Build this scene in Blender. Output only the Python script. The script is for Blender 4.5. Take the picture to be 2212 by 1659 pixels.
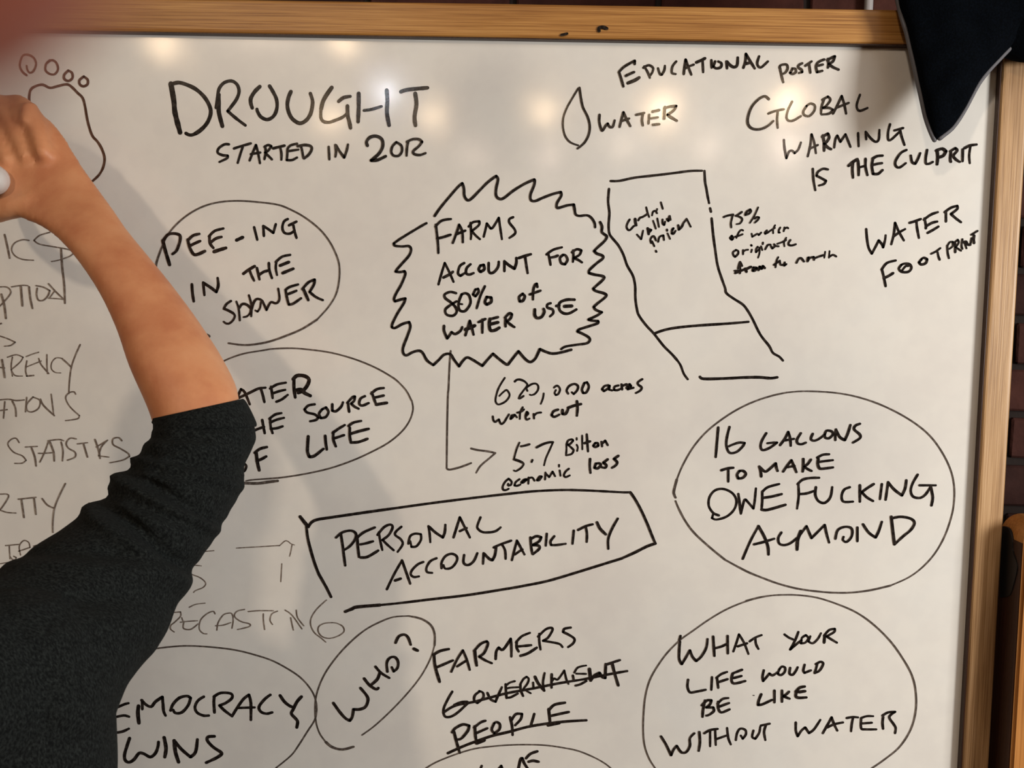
import bpy, bmesh, math, random
from mathutils import Vector, Matrix, noise

random.seed(7)
for o in list(bpy.data.objects): bpy.data.objects.remove(o)
scene = bpy.context.scene
COL = scene.collection

# ------------------------------------------------------------------ camera
# phone camera: focal length 2080 px on a 2212 px wide frame
FPX, CX, CY = 2080.0, 1106.0, 829.5
YAW, PITCH, ROLL = -0.03720316, -0.06003042, -0.02793199
def rot3(yaw, pitch, roll):
    c, s = math.cos(yaw), math.sin(yaw); Ry = Matrix(((c,0,s),(0,1,0),(-s,0,c)))
    c, s = math.cos(pitch), math.sin(pitch); Rx = Matrix(((1,0,0),(0,c,-s),(0,s,c)))
    c, s = math.cos(roll), math.sin(roll); Rz = Matrix(((c,-s,0),(s,c,0),(0,0,1)))
    return Ry @ Rx @ Rz
RCV = rot3(YAW, PITCH, ROLL)
CAM = Vector((0, -1.1, 1.6))
def cvdir(a, b, c):
    v = RCV @ Vector((a, b, c))
    return Vector((v.x, v.z, -v.y))
cam_data = bpy.data.cameras.new('camera'); cam = bpy.data.objects.new('camera', cam_data); COL.objects.link(cam)
X, Y, Z = cvdir(1,0,0), cvdir(0,-1,0), cvdir(0,0,-1)
cam.matrix_world = Matrix(((X.x,Y.x,Z.x,CAM.x),(X.y,Y.y,Z.y,CAM.y),(X.z,Y.z,Z.z,CAM.z),(0,0,0,1)))
cam_data.sensor_width = 4.54; cam_data.sensor_fit = 'HORIZONTAL'
cam_data.lens = 4.54 * FPX / 2212
cam_data.clip_start = 0.002; cam_data.clip_end = 50
cam_data.dof.use_dof = True; cam_data.dof.focus_distance = 1.12; cam_data.dof.aperture_fstop = 2.4
scene.camera = cam

# ------------------------------------------------------------------ light and exposure
vs = scene.view_settings
vs.view_transform = 'Standard'; vs.look = 'None'; vs.gamma = 1.0; vs.use_curve_mapping = False
vs.exposure = 0.02
world = bpy.data.worlds.new('world'); scene.world = world; world.use_nodes = True
world.node_tree.nodes['Background'].inputs[0].default_value = (0.55, 0.60, 0.70, 1)
world.node_tree.nodes['Background'].inputs[1].default_value = 0.10

def area(name, loc, target, size, power, color, sizey=None):
    l = bpy.data.lights.new(name, 'AREA'); l.energy = power; l.color = color; l.size = size
    if sizey: l.shape = 'RECTANGLE'; l.size_y = sizey
    o = bpy.data.objects.new(name, l); COL.objects.link(o); o.location = loc
    o.rotation_euler = (Vector(target) - Vector(loc)).to_track_quat('-Z', 'Y').to_euler()
    return o
# unseen key light from the right side of the room, near the board
area('key_right', (1.84, -1.42, 1.72), (0.3, 0, 1.40), 0.50, 42, (1.0, 0.965, 0.90))
# unseen warm light added high behind the photographer to throw the arm's shadow
area('warm_light_behind', (-2.05, -5.35, 3.93), (-0.2, 0, 1.5), 0.26, 64, (1.0, 0.80, 0.60))
# soft unseen fill light, added overhead to lift the board's brightness
area('added_fill', (1.9, -2.8, 4.1), (0.6, 0, 0.9), 2.0, 44, (1.0, 0.94, 0.88))

# ------------------------------------------------------------------ helpers
def P(px, py, d):
    "pixel and depth along the view axis -> world point"
    return CAM + cvdir((px - CX)/FPX*d, (py - CY)/FPX*d, d)
def atY(px, py, y=0.0):
    v = cvdir((px - CX)/FPX, (py - CY)/FPX, 1.0)
    return CAM + v * ((y - CAM.y)/v.y)

def link(name, mesh, mat=None, parent=None, **props):
    o = bpy.data.objects.new(name, mesh); COL.objects.link(o)
    if mat: mesh.materials.append(mat)
    if parent: o.parent = parent
    for k, v in props.items(): o[k] = v
    return o
def mesh_from(bm, name, smooth=False):
    m = bpy.data.meshes.new(name); bm.normal_update(); bm.to_mesh(m); bm.free()
    if smooth:
        for p in m.polygons: p.use_smooth = True
    return m
def thing(name, label, cat, loc=(0,0,0), group=None):
    o = bpy.data.objects.new(name, None); COL.objects.link(o); o.location = loc
    o.empty_display_size = 0.05
    o['label'] = label; o['category'] = cat
    if group: o['group'] = group
    return o
def part(name, bm, mat, root, smooth=False, **props):
    "mesh given in world coordinates, parented to root (an Empty at its own location)"
    m = mesh_from(bm, name, smooth)
    off = Vector(root.location)
    if root.parent: off = off + Vector(root.parent.location)
    m.transform(Matrix.Translation(-off))
    return link(name, m, mat, root, **props)
def box(bm, x0, x1, y0, y1, z0, z1, bev=0.0, seg=2):
    r = bmesh.ops.create_cube(bm, size=1.0)
    vsx = r['verts']
    for v in vsx:
        v.co = Vector(((x0+x1)/2 + v.co.x*(x1-x0), (y0+y1)/2 + v.co.y*(y1-y0), (z0+z1)/2 + v.co.z*(z1-z0)))
    if bev > 0:
        es = list({e for v in vsx for e in v.link_edges})
        bmesh.ops.bevel(bm, geom=es, offset=bev, segments=seg, affect='EDGES', profile=0.6)
def crom(ps, n):
    "Catmull-Rom through a list of float tuples, n samples per span"
    out = []
    for i in range(len(ps)-1):
        p0 = ps[max(i-1,0)]; p1 = ps[i]; p2 = ps[i+1]; p3 = ps[min(i+2,len(ps)-1)]
        for k in range(n):
            t = k/n
            out.append(tuple(0.5*((2*b)+(-a+c)*t+(2*a-5*b+4*c-d)*t*t+(-a+3*b-3*c+d)*t**3) for a,b,c,d in zip(p0,p1,p2,p3)))
    out.append(tuple(ps[-1])); return out
def rings_to_bm(bm, rings, cap=True):
    vr = [[bm.verts.new(p) for p in r] for r in rings]; n = len(rings[0])
    for a, b in zip(vr, vr[1:]):
        for i in range(n):
            bm.faces.new((a[i], a[(i+1)%n], b[(i+1)%n], b[i]))
    if cap:
        bm.faces.new(list(reversed(vr[0]))); bm.faces.new(vr[-1])
def tube(bm, pts, seg=12, n=5, squash=None, side=None):
    "pts: (Vector, ra, rb) chain; elliptical rings; side = direction of the ra axis"
    data = crom([(p[0].x,p[0].y,p[0].z,p[1],p[2] if len(p)>2 else p[1]) for p in pts], n)
    cs = [Vector(d[:3]) for d in data]; rings = []
    u = None
    for i, d in enumerate(data):
        t = (cs[min(i+1,len(cs)-1)] - cs[max(i-1,0)]).normalized()
        if side is not None: u0 = Vector(side)
        else: u0 = u if u is not None else (Vector((1,0,0)) if abs(t.x) < 0.8 else Vector((0,1,0)))
        u = (u0 - t*u0.dot(t)).normalized(); w = t.cross(u)
        rings.append([cs[i] + u*math.cos(a)*d[3] + w*math.sin(a)*d[4] for a in [2*math.pi*k/seg for k in range(seg)]])
    # rounded ends
    t0 = (cs[0]-cs[1]).normalized(); t1 = (cs[-1]-cs[-2]).normalized()
    def dome(ring, c, t, r):
        return [[c + (p-c)*math.cos(a) + t*math.sin(a)*r for p in ring] for a in (0.5, 1.0, 1.4)]
    rings = list(reversed(dome(rings[0], cs[0], t0, min(data[0][3],data[0][4])))) + rings + dome(rings[-1], cs[-1], t1, min(data[-1][3],data[-1][4]))
    rings_to_bm(bm, rings)
def ball(bm, c, r, sx=1, sy=1, sz=1, seg=20):
    res = bmesh.ops.create_uvsphere(bm, u_segments=seg, v_segments=seg//2+2, radius=r)
    for v in res['verts']: v.co = Vector((v.co.x*sx, v.co.y*sy, v.co.z*sz)) + Vector(c)
def remeshed(bm, voxel, name, smooth_it=4):
    m = mesh_from(bm, name + '_src'); o = bpy.data.objects.new('tmp', m); COL.objects.link(o)
    md = o.modifiers.new('r', 'REMESH'); md.mode = 'VOXEL'; md.voxel_size = voxel; md.use_smooth_shade = True
    if smooth_it:
        s = o.modifiers.new('s', 'SMOOTH'); s.factor = 0.5; s.iterations = smooth_it
    dg = bpy.context.evaluated_depsgraph_get()
    nm = bpy.data.meshes.new_from_object(o.evaluated_get(dg)); nm.name = name
    bpy.data.objects.remove(o); bpy.data.meshes.remove(m)
    for p in nm.polygons: p.use_smooth = True
    return nm

# ------------------------------------------------------------------ materials
def newmat(name, color, rough=0.5, spec=0.5):
    m = bpy.data.materials.new(name); m.use_nodes = True
    b = m.node_tree.nodes['Principled BSDF']
    b.inputs['Base Color'].default_value = (*color, 1); b.inputs['Roughness'].default_value = rough
    b.inputs['Specular IOR Level'].default_value = spec
    return m, m.node_tree, b
def ramp(nt, fac, stops):
    r = nt.nodes.new('ShaderNodeValToRGB'); nt.links.new(fac, r.inputs[0])
    els = r.color_ramp.elements
    while len(els) < len(stops): els.new(0.5)
    for e, (p, c) in zip(els, stops): e.position = p; e.color = (*c, 1)
    return r.outputs[0]
def noise_tex(nt, scale, detail=4, mapping=None, rough=0.55):
    n = nt.nodes.new('ShaderNodeTexNoise'); n.inputs['Scale'].default_value = scale
    n.inputs['Detail'].default_value = detail; n.inputs['Roughness'].default_value = rough
    tc = nt.nodes.new('ShaderNodeTexCoord')
    if mapping:
        mp = nt.nodes.new('ShaderNodeMapping'); mp.inputs['Scale'].default_value = mapping
        nt.links.new(tc.outputs['Object'], mp.inputs[0]); nt.links.new(mp.outputs[0], n.inputs['Vector'])
    else: nt.links.new(tc.outputs['Object'], n.inputs['Vector'])
    return n.outputs['Fac']
def bump(nt, b, fac, strength, dist):
    n = nt.nodes.new('ShaderNodeBump'); n.inputs['Strength'].default_value = strength; n.inputs['Distance'].default_value = dist
    nt.links.new(fac, n.inputs['Height']); nt.links.new(n.outputs[0], b.inputs['Normal'])
def mixc(nt, fac, a, b, mode='MIX'):
    m = nt.nodes.new('ShaderNodeMix'); m.data_type = 'RGBA'; m.blend_type = mode
    if isinstance(fac, float): m.inputs[0].default_value = fac
    else: nt.links.new(fac, m.inputs[0])
    for s, v in ((6, a), (7, b)):
        if isinstance(v, tuple): m.inputs[s].default_value = (*v, 1)
        else: nt.links.new(v, m.inputs[s])
    return m.outputs[2]

def wood(name, axis, c0, c1, c2, blotch=0.25):
    m, nt, b = newmat(name, c1, 0.38, 0.35)
    s = [115, 115, 115]; s[axis] = 1.6
    grain = noise_tex(nt, 5.0, 6, tuple(s), 0.6)
    s2 = [9, 9, 9]; s2[axis] = 0.8
    broad = noise_tex(nt, 2.6, 3, tuple(s2))
    g = ramp(nt, grain, [(0.33, c0), (0.52, c1), (0.70, c2)])
    w = ramp(nt, broad, [(0.35, tuple(x*(1-blotch*1.4) for x in c1)), (0.60, (1,1,1))])
    bl = mixc(nt, blotch*2.0 if blotch*2 < 1 else 0.99, g, w, 'MULTIPLY')
    nt.links.new(bl, b.inputs['Base Color']); bump(nt, b, grain, 0.12, 0.002)
    return m
W_RAIL = wood('rail_oak', 0, (0.24,0.095,0.020), (0.42,0.20,0.052), (0.53,0.28,0.085), 0.17)
W_STILE = wood('stile_oak', 2, (0.27,0.145,0.062), (0.46,0.28,0.135), (0.58,0.38,0.21), 0.42)
W_SHADE = wood('shaded_wood_edge', 2, (0.030,0.013,0.009), (0.052,0.022,0.014), (0.075,0.034,0.020), 0.2)  # dark brown wood with shade put into its colour, for shaded faces
W_CAB = wood('cabinet_wood', 2, (0.33,0.13,0.032), (0.50,0.22,0.06), (0.58,0.28,0.09), 0.15)

def board_material():
    m, nt, b = newmat('whiteboard_enamel', (0.78,0.77,0.74), 0.115, 0.75)
    n = noise_tex(nt, 5.0, 5); sm = noise_tex(nt, 38.0, 3)
    c = ramp(nt, n, [(0.30, (0.745,0.72,0.69)), (0.52, (0.79,0.775,0.74)), (0.72, (0.785,0.785,0.765))])
    c2 = ramp(nt, sm, [(0.40, (0.97,0.97,0.975)), (0.60, (1,1,1))])
    nt.links.new(mixc(nt, 1.0, c, c2, 'MULTIPLY'), b.inputs['Base Color'])
    w = noise_tex(nt, 9.0, 2); bump(nt, b, w, 0.03, 0.01)
    return m
M_BOARD = board_material()
def ink(name, c, c2, rough=0.13):
    m, nt, b = newmat(name, c, rough, 0.45)
    n = noise_tex(nt, 260.0, 3)
    nt.links.new(ramp(nt, n, [(0.45, c), (0.75, c2)]), b.inputs['Base Color'])
    return m
INK = {'k': ink('black_marker_ink', (0.012,0.009,0.008), (0.045,0.035,0.03)),
       't': ink('thin_marker_ink', (0.075,0.060,0.052), (0.19,0.155,0.135)),
       'b': ink('brown_marker_ink', (0.075,0.036,0.024), (0.15,0.085,0.06)),
       'g': ink('faint_old_ink', (0.15,0.115,0.095), (0.34,0.29,0.25))}
def brick_mat(name, c0, c1):
    m, nt, b = newmat(name, c0, 0.85, 0.2)
    n = noise_tex(nt, 22.0, 6)
    oi = nt.nodes.new('ShaderNodeObjectInfo')
    col = ramp(nt, n, [(0.3, c0), (0.7, c1)])
    v = ramp(nt, oi.outputs['Random'], [(0.0, (0.45,0.42,0.42)), (0.5, (0.8,0.75,0.75)), (1.0, (1.25,1.1,1.0))])
    nt.links.new(mixc(nt, 1.0, col, v, 'MULTIPLY'), b.inputs['Base Color']); bump(nt, b, n, 0.6, 0.01)
    return m
M_BRICK = brick_mat('old_red_brick', (0.026,0.0085,0.007), (0.055,0.020,0.016))
M_MORTAR, nt, b = newmat('mortar', (0.022,0.017,0.016), 0.95, 0.1); bump(nt, b, noise_tex(nt, 60.0, 5), 0.5, 0.004)
M_PLASTER, nt, b = newmat('painted_plaster', (0.24,0.205,0.17), 0.8, 0.2); bump(nt, b, noise_tex(nt, 30.0, 4), 0.1, 0.003)
M_FLOOR = wood('floor_boards', 0, (0.10,0.05,0.022), (0.17,0.09,0.042), (0.21,0.12,0.06), 0.3)
def skin_material():
    m, nt, b = newmat('skin', (0.56,0.29,0.165), 0.48, 0.35)
    n = noise_tex(nt, 26.0, 4); f = noise_tex(nt, 300.0, 4)
    c = ramp(nt, n, [(0.32, (0.52,0.20,0.095)), (0.55, (0.62,0.275,0.135)), (0.75, (0.66,0.32,0.165))])
    nt.links.new(c, b.inputs['Base Color'])
    b.inputs['Subsurface Weight'].default_value = 0.12; b.inputs['Subsurface Radius'].default_value = (0.012,0.005,0.003)
    b.inputs['Subsurface Scale'].default_value = 1.0
    bump(nt, b, f, 0.10, 0.002)
    return m
M_SKIN = skin_material()
M_SKIN2, nt, b = newmat('shaded_skin', (0.235,0.062,0.038), 0.5, 0.3); bump(nt, b, noise_tex(nt, 900.0, 3), 0.1, 0.0005)  # base colour darkened to carry the shade on the fingertip's lens side
def wool(name, c0, c1, scale=(90,90,400)):
    m, nt, b = newmat(name, c0, 0.95, 0.1)
    n = noise_tex(nt, 1.0, 5, (420,900,420), 0.7); l = noise_tex(nt, 9.0, 3)
    k = ramp(nt, n, [(0.42, c0), (0.62, c1), (0.80, tuple(x*2.2 for x in c1))])
    nt.links.new(k, b.inputs['Base Color'])
    b.inputs['Sheen Weight'].default_value = 0.12; b.inputs['Sheen Roughness'].default_value = 0.5
    b.inputs['Sheen Tint'].default_value = (0.10,0.11,0.11,1)
    bump(nt, b, n, 0.5, 0.002)
    return m
M_WOOL = wool('charcoal_wool', (0.0040,0.0050,0.0054), (0.019,0.023,0.023))
M_WOOL.node_tree.nodes['Principled BSDF'].inputs['Sheen Weight'].default_value = 0.07
M_NAVY = wool('navy_fleece', (0.0010,0.0016,0.0026), (0.0018,0.0030,0.0055))
M_NAVY.node_tree.nodes['Principled BSDF'].inputs['Sheen Weight'].default_value = 0.0
M_NAVY.node_tree.nodes['Principled BSDF'].inputs['Specular IOR Level'].default_value = 0.04
M_PIPE, nt, b = newmat('grey_piping', (0.10,0.10,0.115), 0.6, 0.4); bump(nt, b, noise_tex(nt, 1.0, 3, (600,600,600)), 0.4, 0.001)
M_DENIM = wool('dark_denim', (0.012,0.018,0.035), (0.02,0.03,0.055))
M_HAIR, nt, b = newmat('dark_hair', (0.02,0.012,0.008), 0.45, 0.4); bump(nt, b, noise_tex(nt, 1.0, 4, (400,400,20)), 0.8, 0.004)
M_SHOE, nt, b = newmat('black_leather', (0.015,0.014,0.013), 0.4, 0.5); bump(nt, b, noise_tex(nt, 80.0, 3), 0.1, 0.001)
M_WHITEPL, nt, b = newmat('white_plastic', (0.62,0.61,0.60), 0.3, 0.5); bump(nt, b, noise_tex(nt, 50.0, 2), 0.02, 0.001)
M_BLACKPL, nt, b = newmat('black_plastic', (0.012,0.012,0.013), 0.45, 0.4); bump(nt, b, noise_tex(nt, 50.0, 2), 0.05, 0.001)
M_PAINTPIPE, nt, b = newmat('grey_painted_pipe', (0.34,0.32,0.33), 0.5, 0.4); bump(nt, b, noise_tex(nt, 40.0, 2), 0.05, 0.001)
M_BRASS, nt, b = newmat('lamp_metal', (0.05,0.045,0.04), 0.4, 0.5); b.inputs['Metallic'].default_value = 0.8
M_EYE, nt, b = newmat('eye_white', (0.75,0.73,0.70), 0.2, 0.5)
M_NAIL, nt, b = newmat('fingernail', (0.66,0.40,0.31), 0.3, 0.5)
M_LIP, nt, b = newmat('lips', (0.42,0.15,0.11), 0.45, 0.4)

# ------------------------------------------------------------------ the room
RX0, RX1, RY0, RY1, RZ = -3.2, 3.6, -7.0, 0.36, 4.25
def slab(name, x0, x1, y0, y1, z0, z1, mat):
    bm = bmesh.new(); box(bm, x0, x1, y0, y1, z0, z1)
    return link(name, mesh_from(bm, name), mat, kind='structure')
slab('floor', RX0-.1, RX1+.1, RY0-.1, RY1+.2, -0.1, 0, M_FLOOR)
slab('ceiling', RX0-.1, RX1+.1, RY0-.1, RY1+.2, RZ, RZ+.1, M_PLASTER)
slab('wall_left', RX0-.1, RX0, RY0-.1, RY1+.2, 0, RZ, M_PLASTER)
slab('wall_right', RX1, RX1+.1, RY0-.1, RY1+.2, 0, RZ, M_PLASTER)
slab('wall_front', RX0, RX1, RY0-.1, RY0, 0, RZ, M_PLASTER)
wall = slab('wall_back', RX0, RX1, RY1, RY1+.15, 0, RZ, M_MORTAR)
# bricks: nearest-to-view ones single, the rest joined
def brick_mesh(L, H, T, seed):
    rnd = random.Random(seed); bm = bmesh.new(); box(bm, -L/2, L/2, -T, 0.006, -H/2, H/2)
    for v in bm.verts:
        v.co.x += rnd.uniform(-.0025,.0025); v.co.z += rnd.uniform(-.002,.002); v.co.y += rnd.uniform(-.002,.0015)
    es = [e for e in bm.edges if min(e.verts[0].co.y, e.verts[1].co.y) < -T*0.5]
    bmesh.ops.bevel(bm, geom=es, offset=0.003, segments=1, affect='EDGES')
    m = mesh_from(bm, 'brick'); m.materials.append(M_BRICK); return m
BL, BH, MJ = 0.205, 0.060, 0.011
variants = [brick_mesh(BL, BH, 0.008, i) for i in range(8)]
spots = []
row = 0; z = BH/2 + 0.004
while z < RZ - BH/2:
    x = RX0 + BL/2 + 0.004 + (0 if row % 2 == 0 else -(BL+MJ)/2)
    while x < RX1:
        if x - BL/2 > RX0 - 0.001 and x + BL/2 < RX1 + 0.001: spots.append((x, z))
        x += BL + MJ
    z += BH + MJ; row += 1
def seen(x, z):   # closeness to the strips of wall that show above and beside the board
    d1 = math.hypot(max(0, -0.2 - x, x - 0.85), abs(z - 2.07))
    d2 = math.hypot(max(0, abs(x - 0.80) - 0.12), max(0, 1.0 - z, z - 2.2))
    return min(d1, d2)
spots.sort(key=lambda s: seen(*s))
stuff = bmesh.new()
for i, (x, z) in enumerate(spots):
    if i < 290:
        o = bpy.data.objects.new('brick', variants[i % 8]); COL.objects.link(o); o.parent = wall; o.location = (x, RY1, z)
    else:
        box(stuff, x-BL/2, x+BL/2, RY1-0.008, RY1+0.004, z-BH/2, z+BH/2)
link('brick_field', mesh_from(stuff, 'brick_field'), M_BRICK, wall, kind='stuff')
# pale conduit on the wall above the board
bm = bmesh.new()
pc = atY(1876.5, 8, RY1 - 0.02)
tube(bm, [(Vector((pc.x, RY1-0.02, 1.2)), .0062), (Vector((pc.x, RY1-0.02, RZ-0.01)), .0062)], 14, 2)
t = thing('conduit', 'thin pale grey pipe running up the brick wall behind the top rail', 'pipe', (pc.x, RY1-0.02, 1.2))
part('pipe', bm, M_PAINTPIPE, t, True)
for zz in (1.35, 2.4):
    bm = bmesh.new(); box(bm, pc.x-.016, pc.x+.016, RY1-.030, RY1-.008, zz-.008, zz+.008, .003)
    part('clip', bm, M_PAINTPIPE, t)

# ------------------------------------------------------------------ whiteboard
XL, XR, XO = -0.98, 0.4852, 0.5151
ZT, ZO = 1.9199, 1.9567
ZB = 0.88
PR = 0.0106
wb = thing('whiteboard', 'large white marker board in an oak frame covered in black handwriting', 'whiteboard', (0, 0.01, 0))
bm = bmesh.new(); box(bm, XL-0.006, XR+0.006, 0.0, 0.006, ZB-0.006, ZT+0.006)
part('writing_surface', bm, M_BOARD, wb)
bm = bmesh.new(); box(bm, XL-0.02, XR+0.02, 0.006, 0.014, ZB-0.02, ZT+0.02)
part('back_panel', bm, M_PLASTER, wb)
bm = bmesh.new(); box(bm, XR-0.0012, XR+0.0002, -PR+0.0016, 0.0, ZB, ZT, 0.0003, 1); part('inner_shade_strip', bm, W_SHADE, wb, label='dark strip of painted shade inside the right stile')  # strip coloured dark to give the stile's inner face its shade
bm = bmesh.new(); box(bm, XL, XR-0.0014, -PR+0.0016, 0.0, ZT-0.0012, ZT+0.0002, 0.0003, 1); part('inner_shade_strip', bm, W_SHADE, wb, label='dark strip of painted shade under the top rail')  # same painted shade along the underside of the top rail
bm = bmesh.new(); box(bm, XL-0.03, XR+0.0005, -PR, 0.020, ZT, ZO, 0.0035, 3)
rail = part('top_rail', bm, W_RAIL, wb, False)
bm = bmesh.new(); box(bm, XL-0.03, XR+0.0005, -PR, 0.020, ZB-0.037, ZB, 0.0035, 3)
part('bottom_rail', bm, W_RAIL, wb)
for x0, x1 in ((XR, XO), (XL-0.03, XL)):
    bm = bmesh.new(); box(bm, x0, x1, -PR-0.0004, 0.021, 0.06, ZO-0.0006, 0.004, 3)
    part('stile', bm, W_STILE, wb)
    bm = bmesh.new(); box(bm, x0-0.001, x1+0.001, -0.26, 0.26, 0.0, 0.06, 0.006, 2)
    part('foot', bm, W_STILE, wb)
bm = bmesh.new(); box(bm, XL-0.006, XR+0.0005, -0.045, -PR+0.0005, ZB-0.040, ZB-0.026, 0.003, 2)
part('pen_tray', bm, W_RAIL, wb)

# ------------------------------------------------------------------ handwriting
TILES = {}
for ci, x in zip('abcd', (0, 550, 1100, 1612)):
    for ri, y in zip('1234', (0, 400, 800, 1209)): TILES[ci+ri] = (x, y, 600/2212.0)
for k, x, y in (('e',1340,420),('f',1550,430),('g',1650,480),('h',2000,460),('i',1070,930),('j',480,590),('k',1040,800),('l',1080,1420)):
    TILES[k] = (x, y, 200/2212.0)
stroke_no = [0]
def add_stroke(bm, pix, wpx, yplane=0.0, jitter=True, k=1.18):
    "pix: pixel polyline; a marker line laid on the board plane"
    stroke_no[0] += 1
    yy = yplane - 0.00025 - (stroke_no[0] % 40) * 0.000016
    P2 = [atY(x, y, yplane) for x, y in pix]; pts = [(p.x, p.z) for p in P2]
    w = wpx * (1.1/FPX) * 0.5 * k
    # split at sharp corners
    runs = [[pts[0]]]
    for i in range(1, len(pts)):
        runs[-1].append(pts[i])
        if 0 < i < len(pts)-1:
            a = (pts[i][0]-pts[i-1][0], pts[i][1]-pts[i-1][1]); b = (pts[i+1][0]-pts[i][0], pts[i+1][1]-pts[i][1])
            la, lb = math.hypot(*a), math.hypot(*b)
            if la > 0 and lb > 0:
                c = (a[0]*b[0]+a[1]*b[1])/(la*lb)
                if c < 0.20: runs.append([pts[i]])
    def disc(c, r):
        vsx = [bm.verts.new((c[0]+r*math.cos(a), yy-0.000008, c[1]+r*math.sin(a))) for a in [k*math.pi/5 for k in range(10)]]
        bm.faces.new(vsx)
    ph = random.uniform(0, 50)
    tot = sum(math.hypot(q[0]-p[0], q[1]-p[1]) for p, q in zip(pts, pts[1:]))
    s = 0.0
    for run in runs:
        # drop near duplicates
        r2 = [run[0]]
        for p in run[1:]:
            if math.hypot(p[0]-r2[-1][0], p[1]-r2[-1][1]) > 1e-5: r2.append(p)
        if len(r2) < 2:
            disc(r2[0], w); continue
        L = sum(math.hypot(q[0]-p[0], q[1]-p[1]) for p, q in zip(r2, r2[1:]))
        n = 4 if L/len(r2) < 0.02 else 7
        c = crom(r2, n) if len(r2) > 2 else [(r2[0][0]+(r2[1][0]-r2[0][0])*k/4, r2[0][1]+(r2[1][1]-r2[0][1])*k/4) for k in range(5)]
        prev = None
        for i, p in enumerate(c):
            q0 = c[max(i-1, 0)]; q1 = c[min(i+1, len(c)-1)]
            if i: s += math.hypot(p[0]-q0[0], p[1]-q0[1])
            t = (q1[0]-q0[0], q1[1]-q0[1]); l = math.hypot(*t) or 1e-9
            nx, nz = -t[1]/l, t[0]/l
            ww = w * (1 + 0.13*noise.noise((s*160+ph, ph, 0))) if jitter else w
            if jitter and s > tot*0.90 and tot > 0.012: ww *= 0.90
            a = bm.verts.new((p[0]+nx*ww, yy, p[1]+nz*ww)); b_ = bm.verts.new((p[0]-nx*ww, yy, p[1]-nz*ww))
            if prev: bm.faces.new((prev[0], prev[1], b_, a))
            prev = (a, b_)
        disc(c[0], w*0.98); disc(c[-1], w*0.9)

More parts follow.
